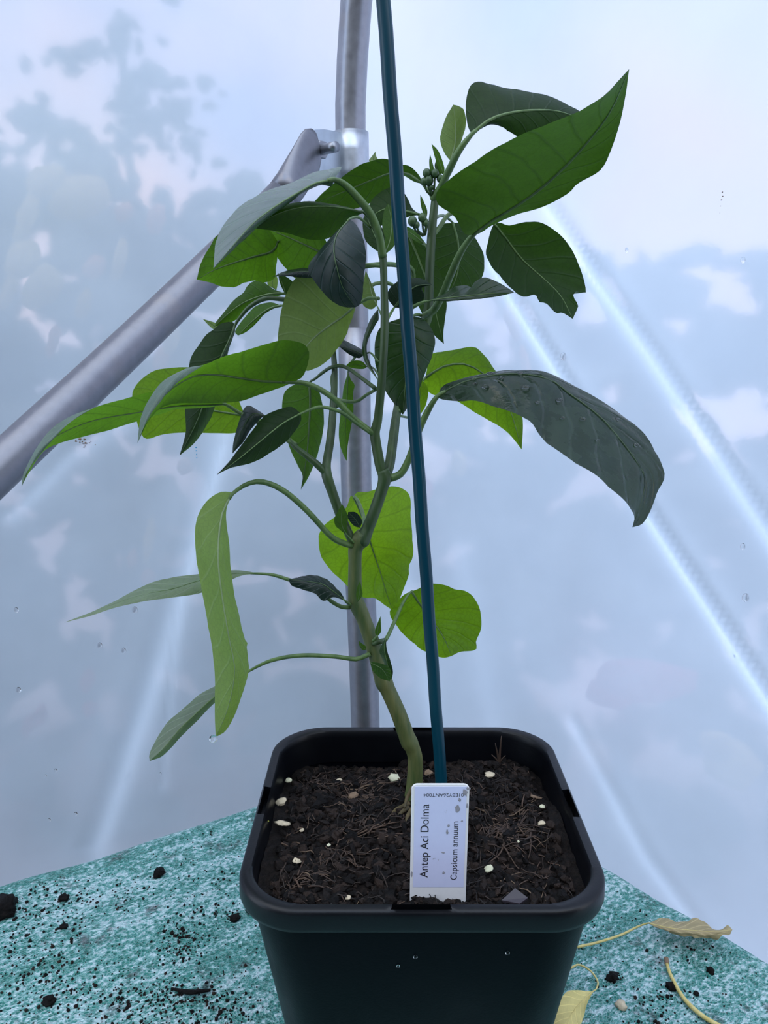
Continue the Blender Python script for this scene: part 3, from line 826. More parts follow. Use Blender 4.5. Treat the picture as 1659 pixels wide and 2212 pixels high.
def lettering(txt, u, z, length, ang, name='lettering', sq=1.0):
    cu = bpy.data.curves.new(name, 'FONT'); cu.body = txt; cu.size = 1; cu.extrude = 0.004
    tmp = bpy.data.objects.new(name, cu); COL.objects.link(tmp)
    bpy.context.view_layer.update()
    me = bpy.data.meshes.new_from_object(tmp.evaluated_get(bpy.context.evaluated_depsgraph_get()))
    bpy.data.objects.remove(tmp)
    xs = [v.co.x for v in me.vertices]; w = max(xs) - min(xs); x0 = min(xs)
    sc = length / w
    ca, sa = math.cos(ang), math.sin(ang)
    for v in me.vertices:
        a, b_ = (v.co.x - x0) * sc, v.co.y * sc * sq
        uu, zz = u + a * ca - b_ * sa, z + a * sa + b_ * ca
        v.co = label_pt(uu, zz, -.00014 - (v.co.z * sc * 1.0 if v.co.z > 0 else 0))
    me.materials.clear(); me.materials.append(M['ink'])
    o = bpy.data.objects.new(name, me); link(o, stk); return o
# positions taken from the face of the label
def lu(px): return (px - 887) / 123.0 * wL
def lz(py): return lab(890, py).z
lettering('Antep Aci Dolma', lu(925), lz(1895), lz(1737) - lz(1895), math.pi / 2)
lettering('Capsicum annuum', lu(988.5), lz(1900), lz(1774) - lz(1900), math.pi / 2)
lettering('01EBY26ANT004', lu(998), lz(1713.5), lu(998) - lu(913), math.pi, sq=.95)
for (px, py, rx, ry) in ((985, 1746, 6, 8), (990, 1728, 3.5, 5), (1001, 1712, 6, 9), (1007, 1703, 4.5, 4), (968, 1783, 2.5, 4), (965, 1797, 2.5, 6), (958, 1841, 4, 2), (1006, 1740, 2, 6), (960, 1885, 3, 3.5), (890, 1888, 2, 7), (996, 1773, 2.5, 2)):
    c = (lu(px), lz(py)); sx = wL / 123
    V = [label_pt(c[0], c[1], -.00032)]
    for k in range(12):
        a = 2 * math.pi * k / 12; rr = random.uniform(.6, 1.25)
        V.append(label_pt(c[0] + rx * sx * rr * math.cos(a), c[1] + ry * sx * rr * math.sin(a), -.00018))
    o = mesh_obj('soil_smudge', V, [(0, 1 + k, 1 + (k + 1) % 12) for k in range(12)], M['smudge'], plabel)
cl_ = Bag()
c = label_pt(wL * .93, lz(1952), -.002)
for i in range(26):
    V, Fc = lump(c + Vector((random.gauss(0, .0025), random.uniform(-.003, .002), random.gauss(-.0004, .0012))), random.uniform(.0006, .0018)); cl_.add(V, Fc, (random.random() * .3, 0))
o = cl_.build('soil_clod', M['soil'], None, False); tag(o, 'small heap of soil against the lower right corner of the label', 'clod')

# ------------------------------------------------------------------ cane
CY = .300
cane_top, cane_low = at(823.5, -60, CY), at(953.5, 1690, CY)
dirc = (cane_low - cane_top).normalized()
cane = tube('plant_cane', [cane_low + dirc * .085, cane_low, cane_low.lerp(cane_top, .5), cane_top, cane_top - dirc * .10], .00262, M['cane'], None, 14, 60)
for v in cane.data.vertices:
    v.co += Vector((1, 0, 0)) * .00012 * math.sin(v.co.z * 160) 
tag(cane, 'thin teal plastic-coated plant cane standing in front of the stem', 'cane')

# ------------------------------------------------------------------ pepper plant
root = Vector((*soil_at(888, 1752), SZ))
plant = empty('pepper_plant', root)
tag(plant, 'young green pepper plant with glossy pointed leaves growing in the black pot', 'plant')
SX = lambda pts: [at(*p) for p in pts]
def px_r(wpx, Y): return wpx / 2 * Y / F
YS = .325
# main stem with swollen nodes
def stem(name, pts, mat, n=60, sides=16, ribs=0.0):
    P = catmull([at(x, y, Y) for x, y, Y, w in pts], n)
    L = [0]; raw = [at(x, y, Y) for x, y, Y, w in pts]
    for a, b_ in zip(raw, raw[1:]): L.append(L[-1] + (b_ - a).length)
    R = []
    for i in range(n):
        s = L[-1] * i / (n - 1); j = 0
        while j < len(L) - 2 and L[j + 1] < s: j += 1
        f = (s - L[j]) / max(1e-9, L[j + 1] - L[j])
        w0, w1 = pts[j][3], pts[j + 1][3]
        R.append(px_r(w0 + (w1 - w0) * f, pts[j][2] * 1.03))
    V, Fc = tube_geo(P, R, sides)
    if ribs:
        for i in range(n):
            for k in range(sides):
                v = V[i * sides + k]; V[i * sides + k] = P[i] + (v - P[i]) * (1 + ribs * math.cos(k * 2 * math.pi / sides * 5))
    return mesh_obj(name, V, Fc, mat, plant)
stem('stem', [(884, 1800, .322, 34), (886, 1745, .323, 36), (895, 1692, YS, 37), (897, 1640, YS, 34), (892, 1618, YS, 34), (885, 1604, YS, 40), (878, 1588, YS, 37), (861, 1541, YS, 36), (838, 1490, YS, 35), (830, 1474, YS, 41), (824, 1455, YS, 37), (811, 1408, YS, 36), (787, 1340, YS, 32), (772, 1306, YS, 36), (767, 1285, YS, 31), (767, 1211, YS, 28), (768, 1186, YS, 31), (776, 1166, YS, 38), (785, 1152, YS, 30)], M['stem_woody'], 120, 18, .03)
stem('branch', [(770, 1180, YS, 24), (781, 1166, YS, 38), (794, 1142, YS, 27), (811, 1099, YS, 25), (826, 1054, YS, 25), (831, 1032, YS, 29), (826, 1015, YS, 25)], M['stem'], 40, 16, .06)
stem('branch', [(831, 1040, YS, 18), (821, 1005, YS, 22), (812, 955, YS, 21), (810, 932, YS, 21), (817, 900, YS, 18), (826, 800, YS - .002, 17), (831, 697, YS - .002, 17), (829, 600, YS - .002, 14), (827, 556, YS - .002, 15), (822, 540, YS - .002, 12)], M['stem'], 60, 16, .08)
stem('branch', [(832, 1036, YS, 18), (841, 1005, .330, 21), (850, 940, .338, 20), (856, 897, .345, 18), (872, 820, .362, 16), (900, 740, .368, 17), (921, 690, .368, 22), (926, 655, .366, 18), (929, 564, .366, 18), (934, 487, .366, 17), (939, 436, .366, 15), (936, 418, .366, 10)], M['stem'], 70, 16, .08)
stem('branch', [(764, 1176, YS, 18), (748, 1140, YS, 19), (736, 1114, YS, 20), (718, 1063, YS, 20), (706, 1026, YS, 22), (706, 1000, .328, 18), (714, 950, .332, 17), (720, 880, .338, 15), (723, 800, .345, 12), (718, 740, .35, 9)], M['stem'], 50, 14, .08)
stem('branch', [(708, 1030, YS, 12), (688, 1006, YS, 16), (660, 983, YS, 13), (632, 960, .327, 11), (600, 925, .332, 9), (560, 913, .326, 8), (523, 894, .322, 8)], M['petiole_dark'], 30, 12)

def leaf(mid, A, B, Y, mat='leaf_mid', face='under', dA=0.0, dB=0.0, dM=0.0, pet=None, petw=9, quilt=.00035, rib=6, ns=44, nu=9, petmat='petiole', wav=.0012, name='leaf', parent=None):
    """blade lofted through three outline curves. Y: depths along the midrib; dA, dB, dM: extra depth of the edges and the midrib"""
    Ys = Y if isinstance(Y, (list, tuple)) else (Y, Y)
    def yy(f):
        g = f * (len(Ys) - 1); j = min(int(g), len(Ys) - 2); return Ys[j] + (Ys[j + 1] - Ys[j]) * (g - j)
    base, tip = mid[0], mid[-1]
    def curve(pts, off):
        pts = [base] + [p for p in pts if p != base and p != tip] + [tip]
        L = [0]
        for a, b_ in zip(pts, pts[1:]): L.append(L[-1] + math.dist(a[:2], b_[:2]))
        out = []
        for p, l in zip(pts, L):
            f = l / L[-1]; e = math.sin(math.pi * min(1, max(0, f))) ** .6 if 0 < f < 1 else 0
            out.append(at(p[0], p[1], yy(f) + off * e + (p[2] if len(p) > 2 else 0)))
        return catmull(out, ns)
    Mc, Ac, Bc = curve(mid, dM), curve(A, dA), curve(B, dB)
    V, UV = [], []
    nt = 2 * nu + 1
    sd = random.uniform(0, 50)
    for i in range(ns):
        f = i / (ns - 1)
        a, m_, b_ = Ac[i], Mc[i], Bc[i]
        la, lb = (a - m_).length, (b_ - m_).length
        for k in range(nt):
            u = (k - nu) / nu
            # smooth across the blade, creased a little at the midrib
            q = a * (u * (u - 1) / 2) + m_ * (1 - u * u) + b_ * (u * (u + 1) / 2)
            lin = m_.lerp(a, -u) if u < 0 else m_.lerp(b_, u)
            p = q.lerp(lin, .35)
            V.append(p); UV.append((u, f))
    Fc = []
    for i in range(ns - 1):
        for k in range(nt - 1):
            a = i * nt + k; Fc.append((a, a + 1, a + nt + 1, a + nt))
    # orientation: the front face is the upper side of the leaf
    nsum = Vector(); cen = Vector(); 
    for (a, b_, c_, d_) in Fc[::7]:
        nsum += (V[b_] - V[a]).cross(V[d_] - V[a])
    vd = at(mid[len(mid) // 2][0], mid[len(mid) // 2][1], .3) - Vector((0, 0, CAMZ))
    toward = nsum.dot(vd) < 0
    if toward != (face == 'top'): Fc = [f[::-1] for f in Fc]; nsum = -nsum
    # quilting between the lateral veins and a gentle wave of the margin, along the blade normal
    disp = []
    for i in range(ns):
        for k in range(nt):
            i0, i1, k0, k1 = max(0, i - 1), min(ns - 1, i + 1), max(0, k - 1), min(nt - 1, k + 1)
            nn = (V[i * nt + k1] - V[i * nt + k0]).cross(V[i1 * nt + k] - V[i0 * nt + k])
            if nn.length > 1e-12: nn.normalize()
            if nn.dot(nsum) < 0: nn = -nn
            u, f = UV[i * nt + k]; w = min(1, (V[i * nt] - V[i * nt + nt - 1]).length / .03)
            ph = 8 * f - 1.7 * abs(u) ** .8 + (.5 if u > 0 else 0)
            bul = math.sqrt(abs(math.sin(math.pi * ph)))
            h = quilt * (bul - .6) * min(1, abs(u) * 4) * w * min(1, 6 * f, 6 * (1 - f))
            h += wav * abs(u) ** 2 * noise.noise(Vector((f * 4.5, u * .8, sd))) * w * min(1, 5 * f, 5 * (1 - f))
            disp.append(nn * h)
    V = [v + d for v, d in zip(V, disp)]
    o = mesh_obj(name, V, Fc, M[mat], parent or plant, True, UV)
    if parent is not None: return o
    # midrib continues the petiole along the blade
    mp = [V[i * nt + nu] for i in range(0, ns, 3)]
    r0 = px_r(rib, yy(.1))
    Vr, Fr = tube_geo(mp, [r0 * (1 - .85 * i / (len(mp) - 1)) for i in range(len(mp))], 6)
    mesh_obj('midrib', Vr, Fr, M['petiole_dark' if mat in ('leaf_deep', 'leaf_wet') else 'rib_pale' if mat in ('leaf_pale', 'leaf_hang') else petmat], o)
    if pet:
        P = [at(*p) for p in pet]
        e = at(base[0], base[1], yy(0))
        rb = px_r(petw, yy(0))
        tube('petiole', P + [e, Mc[2]], [rb * 1.12, rb, rb, rb * .9, rb * .5], M[petmat], o, 10, 26)
    return o

# --- upper right
leaf([(1023, 506), (1058, 479), (1116, 444), (1166, 409), (1235, 345), (1312, 251), (1359, 149)],
     [(1004, 506), (981, 467), (946, 442), (943, 425), (950, 407), (996, 367), (1081, 313), (1166, 270), (1243, 240), (1301, 209), (1332, 178)],
     [(1040, 503), (1058, 490), (1108, 468), (1166, 450), (1224, 421), (1247, 398), (1297, 367), (1320, 324), (1339, 263), (1351, 209)],
     (.318, .30, .275, .25), 'leaf_dark', 'under', dA=-.012, dB=.012, dM=.006, pet=[(916, 684, .362), (938, 668, .352), (957, 634, .340), (975, 590, .330), (997, 542, .322)], petw=17, rib=9)
leaf([(1019, 290), (1058, 259), (1108, 243), (1166, 238), (1212, 242), (1268, 262)],
     [(1010, 270), (1006, 228), (1015, 189), (1035, 176), (1058, 180), (1100, 189), (1147, 197), (1189, 207), (1224, 226), (1252, 240)],
     [(1031, 283), (1058, 270), (1085, 274), (1108, 290), (1150, 305), (1210, 300)],
     (.345, .355, .365), 'leaf_dark', 'under', dA=.012, dB=.0, dM=-.004, pet=[(936, 430, .366), (952, 404, .360), (970, 368, .352), (992, 325, .346)], petw=15, rib=8)
leaf([(973, 348), (983, 310), (984, 270), (979, 226)], [(961, 332), (952, 309), (952, 286), (965, 251)], [(984, 336), (998, 301), (1006, 267), (1003, 238), (990, 229)],
     (.358, .356), 'leaf_pale', 'under', dA=.004, dB=.006, petw=5, rib=3, pet=[(944, 425, .366), (958, 385, .362)])
leaf([(1067, 484), (1089, 510), (1127, 560), (1174, 602), (1212, 640), (1237, 689)],
     [(1081, 481), (1100, 487), (1139, 479), (1170, 481), (1204, 502), (1231, 533), (1251, 575), (1264, 618), (1264, 632), (1253, 628), (1243, 631), (1239, 641), (1249, 660), (1243, 676)],
     [(1062, 494), (1056, 514), (1050, 548), (1066, 579), (1100, 618), (1131, 637), (1158, 635), (1166, 652), (1181, 656), (1201, 676), (1216, 676)],
     (.375, .37, .36), 'leaf_dark', 'under', dA=.006, dB=-.006, dM=.010, pet=[(933, 510, .366), (950, 490, .368), (972, 462, .372), (1020, 452, .378), (1050, 466, .378)], petw=9, quilt=.0006)
leaf([(978, 481), (990, 530), (988, 590), (965, 646)], [(950, 487), (938, 520), (936, 580), (948, 628)], [(1000, 484), (1026, 513), (1041, 540), (1046, 567), (1043, 598), (1020, 624), (990, 640)],
     (.405, .40), 'leaf_dark', 'under', dA=-.004, dB=.01, pet=[(940, 470, .37), (958, 466, .39)], petw=6)
leaf([(884, 510), (905, 560), (930, 630), (945, 690), (959, 743)], [(870, 520), (872, 560), (886, 620), (908, 670), (927, 704), (938, 724)], [(912, 516), (938, 563), (958, 607), (965, 652), (963, 679), (958, 720)],
     (.385, .378), 'leaf_dark', 'under', dA=.004, dB=-.004, pet=[(918, 530, .368), (900, 512, .378)], petw=6)
leaf([(917, 652), (955, 645), (1000, 640), (1050, 635), (1111, 632)],
     [(941, 643), (961, 633), (978, 621), (1005, 617), (1020, 622), (1023, 611), (1043, 599), (1059, 603), (1088, 616)],
     [(941, 650), (965, 651), (996, 649), (1037, 646), (1077, 640)],
     (.322, .312, .302), 'leaf_dark', 'top', dA=.012, dB=-.001, pet=[(866, 690, .33), (884, 670, .328), (900, 659, .324)], petw=8, rib=4)
leaf([(917, 526), (890, 505), (868, 494)], [(905, 505), (893, 496), (880, 490)], [(907, 526), (890, 516), (873, 505)], (.368, .372), 'leaf_mid', 'top', pet=[(930, 545, .366)], petw=6, rib=3)
leaf([(852, 664), (872, 640), (900, 618), (934, 615)], [(838, 645), (840, 625), (860, 608), (884, 602), (908, 601)], [(884, 667), (910, 652), (917, 638), (911, 622)],
     (.345, .342), 'leaf_deep', 'under', dA=.003, dB=.003, pet=[(836, 694, .328), (842, 680, .335)], petw=6)
# --- upper middle, behind the cane
leaf([(913, 397), (885, 376), (850, 372), (800, 390), (740, 415), (672, 443)], [(905, 378), (885, 359), (862, 354), (832, 343), (802, 348), (769, 361), (708, 407)],
     [(896, 393), (864, 379), (845, 410), (808, 437), (760, 452), (710, 454)], (.37, .385, .385), 'leaf_dark', 'under', dA=-.006, dB=.008, pet=[(935, 428, .366), (926, 414, .368)], petw=7)
leaf([(908, 464), (870, 455), (830, 452), (785, 480)], [(890, 449), (879, 425), (865, 411), (840, 405), (805, 430)], [(884, 468), (860, 478), (831, 486), (805, 490)], (.372, .376), 'leaf_dark', 'under', dA=.006, pet=[(918, 506, .367), (922, 478, .369)], petw=6)
leaf([(812, 352), (806, 343), (811, 327)], [(800, 350), (797, 346), (803, 338)], [(820, 350), (815, 342), (812, 335)], (.392, .392), 'leaf_grey', 'top', rib=2, ns=20)
leaf([(826, 548), (812, 515), (798, 482), (790, 462)], [(808, 538), (790, 520), (784, 495), (784, 475)], [(832, 530), (828, 500), (815, 475), (800, 462)], (.345, .352), 'leaf_dark', 'under', rib=3)
leaf([(829, 552), (842, 520), (846, 480), (838, 440)], [(826, 520), (826, 480), (830, 455)], [(852, 530), (862, 490), (852, 455)], (.35, .358), 'leaf_mid', 'under', rib=3, pet=[(829, 566, .327)], petw=6)
# --- top left: folded leaf, sky reflection painted into its pale upper side
leaf([(721, 388), (681, 396), (646, 415), (612, 435), (576, 459), (540, 489), (495, 540), (461, 580)],
     [(738, 361), (715, 366), (681, 371), (636, 391), (576, 413), (516, 449), (479, 491), (466, 530)],
     [(716, 403), (696, 400), (675, 408), (639, 429), (603, 456), (560, 487), (508, 536)],
     (.312, .30, .288, .275), 'leaf_sky_sheen', 'top', dA=.036, dB=.012, dM=-.004, pet=[(827, 556, .323), (818, 505, .321), (800, 462, .319), (770, 424, .316), (742, 397, .314)], petw=17, rib=5)
leaf([(786, 459), (745, 450), (705, 446), (650, 448), (600, 462), (540, 493)], [(770, 453), (745, 447), (705, 442), (650, 438), (600, 450)], [(768, 468), (748, 478), (738, 494), (705, 517), (666, 517), (636, 507), (591, 498)],
     (.322, .312, .30), 'leaf_mid', 'under', dA=.018, dB=.006, dM=-.004, pet=[(822, 530, .324), (808, 485, .323)], petw=8, rib=4)
leaf([(755, 473), (728, 506), (721, 540), (728, 580), (742, 625), (768, 664)],
     [(738, 490), (724, 506), (696, 536), (672, 566), (668, 585), (678, 609), (699, 636), (727, 657), (750, 664)],
     [(769, 485), (784, 515), (790, 551), (788, 597), (784, 636), (777, 657)], (.300, .285, .282, .29), 'leaf_deep', 'top', dA=.010, dB=.008, pet=[(800, 492, .322), (775, 470, .31)], petw=6, rib=4)
leaf([(768, 660), (740, 684), (705, 708), (672, 736), (640, 778)],
     [(745, 625), (700, 600), (645, 597), (621, 630), (609, 666), (603, 702), (601, 740), (616, 768)],
     [(764, 680), (754, 704), (736, 746), (707, 781), (668, 801), (650, 792)], (.338, .33, .325), 'leaf_pale', 'under', dA=.004, dB=.014, dM=.008, pet=[(818, 645, .327), (795, 645, .333)], petw=7, rib=6)
leaf([(600, 522), (588, 543), (540, 557), (470, 580), (425, 604)],
     [(585, 500), (573, 492), (540, 492), (476, 505), (455, 530), (434, 569)],
     [(600, 555), (598, 576), (594, 600), (576, 610), (549, 606), (528, 609), (510, 618), (482, 619), (452, 610)], (.345, .34, .33), 'leaf_mid', 'under', dA=-.004, dB=.008, quilt=.0008, pet=[(760, 520, .335), (680, 505, .345)], petw=7)
leaf([(720, 560), (687, 542), (640, 520), (600, 503), (571, 492)], [(700, 515), (660, 495), (615, 488)], [(715, 590), (680, 604), (640, 603), (615, 578), (597, 552), (580, 516)], (.335, .34, .345), 'leaf_mid', 'under', dA=-.002, dB=.008, pet=[(826, 575, .327), (770, 570, .33)], petw=7)
leaf([(676, 588), (640, 587), (588, 598)], [(665, 580), (640, 580), (612, 588)], [(676, 600), (650, 600), (615, 596)], (.325, .335), 'leaf_deep', 'top', dA=.012, rib=2, ns=24)
leaf([(618, 640), (612, 618), (601, 590)], [(606, 615), (602, 600)], [(634, 615), (622, 600)], (.355, .355), 'leaf_dark', 'under', rib=2, ns=24)
leaf([(597, 627), (588, 616), (592, 590)], [(578, 614), (582, 602)], [(600, 612), (599, 600)], (.365, .365), 'leaf_grey', 'under', rib=2, ns=20)
leaf([(814, 660), (803, 635), (798, 610), (790, 584)], [(803, 668), (788, 663), (780, 647), (784, 620), (787, 600)], [(815, 648), (806, 622), (797, 600)], (.336, .342), 'leaf_pale', 'under', dA=.004, pet=[(831, 697, .325), (822, 676, .33)], petw=4, rib=3)
leaf([(619, 634), (580, 636), (535, 650), (500, 672), (465, 704)], [(594, 626), (577, 614), (563, 607), (546, 608), (534, 618), (525, 633), (505, 649), (484, 674), (467, 695)], [(600, 640), (575, 648), (549, 660), (522, 682), (498, 697), (478, 704)],
     (.36, .355), 'leaf_mid', 'under', dA=.003, dB=.004, pet=[(700, 640, .348)], petw=8)
leaf([(608, 660), (580, 668), (548, 692), (514, 725)], [(583, 653), (552, 662), (525, 690), (508, 715)], [(583, 671), (569, 680), (554, 698), (534, 716)], (.37, .37), 'leaf_mid', 'under', dA=.004, pet=[(680, 655, .355)], petw=6)
leaf([(472, 712), (458, 700), (438, 689)], [(470, 700), (452, 693)], [(462, 712), (450, 702)], (.372, .37), 'leaf_grey', 'top', rib=2, ns=20)
leaf([(508, 702), (497, 732), (479, 770), (450, 840), (428, 905), (388, 984)],
     [(500, 695), (477, 699), (463, 710), (444, 724), (428, 747), (413, 770), (408, 790), (401, 840), (400, 890), (401, 934)],
     [(508, 716), (504, 726), (497, 745), (490, 775), (480, 830), (464, 884), (445, 921), (422, 955)], (.352, .35, .345, .342), 'leaf_dark', 'under', dA=.003, dB=.010, dM=-.002, pet=[(700, 660, .345), (614, 647, .348), (573, 645, .35), (540, 662, .352), (519, 685, .352)], petw=10, petmat='petiole_dark')
# --- middle left
lf = leaf([(631, 826), (574, 824), (520, 817), (473, 810), (420, 812), (370, 840), (332, 880), (310, 917), (297, 957)],
     [(655, 812), (668, 770), (660, 745), (635, 736), (599, 736), (545, 754), (490, 770), (440, 788), (405, 796), (354, 823), (324, 860), (304, 904)],
     [(610, 836), (560, 853), (523, 866), (487, 870), (430, 871), (388, 871), (350, 880), (322, 908)],
     (.318, .31, .295, .28, .268), 'leaf_mid', 'under', dA=-.004, dB=.014, dM=.008, pet=[(812, 940, .325), (800, 932, .324), (762, 901, .322), (725, 864, .320), (689, 840, .319), (656, 827, .318)], petw=13, rib=7, wav=.0005)
leaf([(440, 789), (392, 806), (350, 848), (322, 890), (297, 957)], [(405, 795), (354, 822), (324, 859), (304, 903)], [(435, 792), (388, 823), (344, 870), (316, 911)],
     (.283, .268, .2605), 'leaf_sky_sheen', 'top', dA=.003, name='curled_margin', parent=lf)
lf = leaf([(486, 873), (439, 875), (381, 877), (304, 890), (203, 908), (125, 940), (86, 974), (60, 1017), (47, 1050)],
     [(465, 866), (400, 850), (331, 847), (287, 857), (203, 880), (145, 904), (108, 931), (76, 975), (51, 1022)],
     [(465, 878), (439, 881), (381, 884), (354, 892), (304, 908), (236, 929), (169, 946), (111, 965), (86, 985), (62, 1022)],
     (.322, .31, .29, .272, .262), 'leaf_mid', 'under', dA=-.006, dB=.010, dM=.004, pet=[(632, 960, .327), (590, 925, .33), (559, 913, .326), (519, 893, .324)], petw=9, rib=5, wav=.0005)
leaf([(205, 880), (150, 912), (108, 948), (76, 985), (47, 1051)], [(170, 892), (143, 904), (106, 931), (75, 975), (51, 1022)], [(175, 896), (146, 917), (112, 952), (84, 985), (58, 1020)],
     (.276, .262, .2565), 'leaf_sky_sheen', 'top', dA=.003, name='curled_margin', parent=lf)
leaf([(530, 898), (450, 885), (380, 868), (285, 862)], [(500, 840), (440, 802), (398, 793), (337, 799), (304, 820), (288, 842)], [(516, 932), (470, 936), (402, 934), (354, 938), (316, 948), (302, 930), (290, 890)],
     (.38, .375), 'leaf_bright', 'under', dA=.006, dB=-.004, pet=[(640, 960, .345), (580, 915, .365)], petw=7)
leaf([(650, 893), (610, 915), (560, 955), (515, 992), (468, 1026)], [(631, 879), (610, 882), (574, 897), (545, 929), (516, 969), (494, 998)], [(648, 915), (617, 955), (574, 984), (537, 1002), (498, 1011)],
     (.305, .295, .285), 'leaf_dark', 'under', dA=.004, dB=.008, dM=-.002, pet=[(800, 935, .324), (765, 911, .318), (747, 897, .315), (725, 886, .312), (689, 879, .309)], petw=8, rib=4)
leaf([(573, 898), (545, 895), (522, 930), (502, 980)], [(560, 888), (534, 877), (518, 904), (505, 950)], [(562, 905), (545, 925), (525, 955)], (.318, .312), 'leaf_deep', 'top', dA=.008, rib=2)
leaf([(668, 826), (670, 870), (667, 930), (662, 990), (650, 1058)], [(640, 829), (613, 850), (611, 900), (622, 955), (640, 1000), (655, 1030)], [(683, 835), (691, 850), (698, 882), (698, 926), (687, 980), (671, 1022)],
     (.35, .345), 'leaf_mid', 'under', dA=.004, dB=.006, pet=[(812, 840, .327), (779, 815, .333), (752, 796, .338), (734, 790, .34), (716, 793, .343), (698, 804, .346), (681, 818, .349)], petw=8, petmat='petiole_dark')
leaf([(752, 803), (750, 850), (747, 900), (746, 950), (749, 996)], [(742, 840), (737, 885), (732, 925), (733, 955), (741, 981)], [(758, 820), (766, 832), (763, 850), (763, 897), (752, 955)], (.37, .372), 'leaf_mid', 'under', dA=.004, pet=[(768, 770, .35), (756, 788, .36)], petw=5, rib=3)
leaf([(786, 767), (762, 756), (732, 748)], [(785, 757), (761, 744), (740, 735)], [(774, 774), (752, 764)], (.345, .345), 'leaf_deep', 'top', dA=.005, rib=2, ns=24, pet=[(816, 780, .328), (800, 762, .338)], petw=4)
leaf([(793, 792), (770, 787), (746, 791)], [(781, 780), (760, 780)], [(785, 797), (766, 796)], (.35, .35), 'leaf_mid', 'under', rib=2, ns=24, pet=[(818, 810, .328), (806, 795, .34)], petw=4)
leaf([(816, 820), (797, 792), (788, 762), (790, 733), (803, 700), (817, 668)], [(806, 808), (790, 785), (783, 762), (784, 735), (798, 695), (810, 675)], [(812, 811), (801, 788), (793, 762), (795, 735), (812, 700), (818, 690)], (.33, .338, .342), 'leaf_dark', 'top', dA=.004, rib=2)
tube('petiole', SX([(814, 840, .327), (792, 853, .336), (770, 867, .342), (743, 866, .346), (715, 858, .35)]), [.0007, .0008], M['petiole'], plant, 10, 20)
tube('petiole', SX([(722, 800, .345), (716, 820, .345), (722, 860, .34), (730, 880, .338)]), [.0006, .0006], M['petiole'], plant, 8, 14)
tube('petiole', SX([(880, 690, .366), (893, 590, .362), (862, 574, .352), (830, 571, .345), (788, 575, .34), (740, 585, .345)]), [.001, .0011], M['petiole'], plant, 10, 24)
tube('petiole', SX([(885, 660, .366), (848, 616, .352), (815, 612, .348), (790, 622, .345), (700, 650, .35)]), [.0008, .0008], M['petiole'], plant, 10, 20)
# --- middle right
leaf([(890, 684), (885, 740), (878, 800), (870, 896)], [(858, 690), (825, 705), (812, 730), (810, 769), (816, 805), (836, 850)], [(912, 688), (930, 708), (938, 735), (932, 775), (915, 818), (897, 855)],
     (.352, .348, .345), 'leaf_dark', 'top', dA=.006, dB=.008, pet=[(921, 690, .367), (905, 680, .36)], petw=7, rib=4)
leaf([(919, 816), (960, 791), (1010, 788), (1060, 822), (1100, 882), (1127, 971)], [(930, 768), (960, 759), (1018, 749), (1042, 763), (1075, 804), (1110, 850), (1129, 906)], [(916, 832), (934, 852), (989, 867), (1026, 890), (1075, 919), (1104, 943)],
     (.385, .385, .375), 'leaf_bright', 'under', dA=.006, dB=.004, dM=-.004, pet=[(860, 890, .345), (890, 850, .37)], petw=8)
leaf([(900, 905), (905, 870), (912, 822)], [(893, 880), (898, 845)], [(918, 880), (925, 848), (920, 830)], (.375, .375), 'leaf_bright', 'under', rib=3, ns=24, pet=[(856, 897, .347)], petw=5)
big = leaf([(944, 857), (1000, 826), (1090, 808), (1178, 816), (1231, 851), (1292, 896), (1329, 936), (1370, 989), (1393, 1032), (1385, 1085), (1366, 1139)],
     [(950, 845), (960, 831), (1010, 814), (1055, 806), (1091, 802), (1128, 802), (1173, 806), (1214, 824), (1268, 851), (1325, 886), (1362, 910), (1395, 939), (1419, 976), (1432, 1009), (1435, 1033), (1419, 1066), (1403, 1107), (1387, 1132)],
     [(956, 863), (985, 866), (1026, 865), (1087, 886), (1141, 908), (1169, 943), (1223, 984), (1288, 1029), (1321, 1058), (1354, 1087), (1370, 1115)],
     (.322, .318, .308, .295, .285), 'leaf_wet', 'top', dA=.016, dB=-.022, dM=.004, pet=[(838, 1034, .326), (856, 1029, .326), (870, 1018, .326), (886, 985, .325), (903, 935, .324), (923, 890, .323)], petw=16, rib=5, ns=60, quilt=.0006)
# --- lower leaves
leaf([(505, 1064), (480, 1108), (471, 1200), (480, 1290), (495, 1380), (507, 1450), (492, 1530), (466, 1592)],
     [(488, 1062), (471, 1065), (446, 1084), (427, 1118), (422, 1169), (427, 1236), (438, 1295), (450, 1359), (459, 1422), (463, 1485), (464, 1549)],
     [(497, 1078), (490, 1095), (488, 1122), (495, 1177), (499, 1232), (507, 1287), (520, 1338), (535, 1401), (537, 1451), (526, 1494), (509, 1540), (488, 1578)],
     (.300, .288, .285, .285, .288), 'leaf_hang', 'under', dA=.010, dB=.008, dM=-.004, pet=[(760, 1178, .323), (738, 1172, .321), (712, 1156, .318), (661, 1101, .312), (611, 1059, .307), (568, 1041, .304), (535, 1045, .302)], petw=14, rib=5, ns=64)
leaf([(560, 1239), (500, 1240), (430, 1254), (374, 1272), (311, 1284), (243, 1306), (138, 1345)], [(520, 1232), (480, 1233), (425, 1240), (336, 1257), (286, 1277), (240, 1302), (184, 1329)], [(520, 1244), (480, 1262), (433, 1281), (374, 1291), (311, 1299), (248, 1313), (201, 1329)],
     (.315, .308, .295, .285), 'leaf_grey', 'top', dA=.014, dB=-.004, pet=[(756, 1312, .324), (738, 1311, .323), (716, 1299, .322), (691, 1278, .320), (655, 1262, .318), (623, 1252, .317), (590, 1242, .316)], petw=9, rib=3)
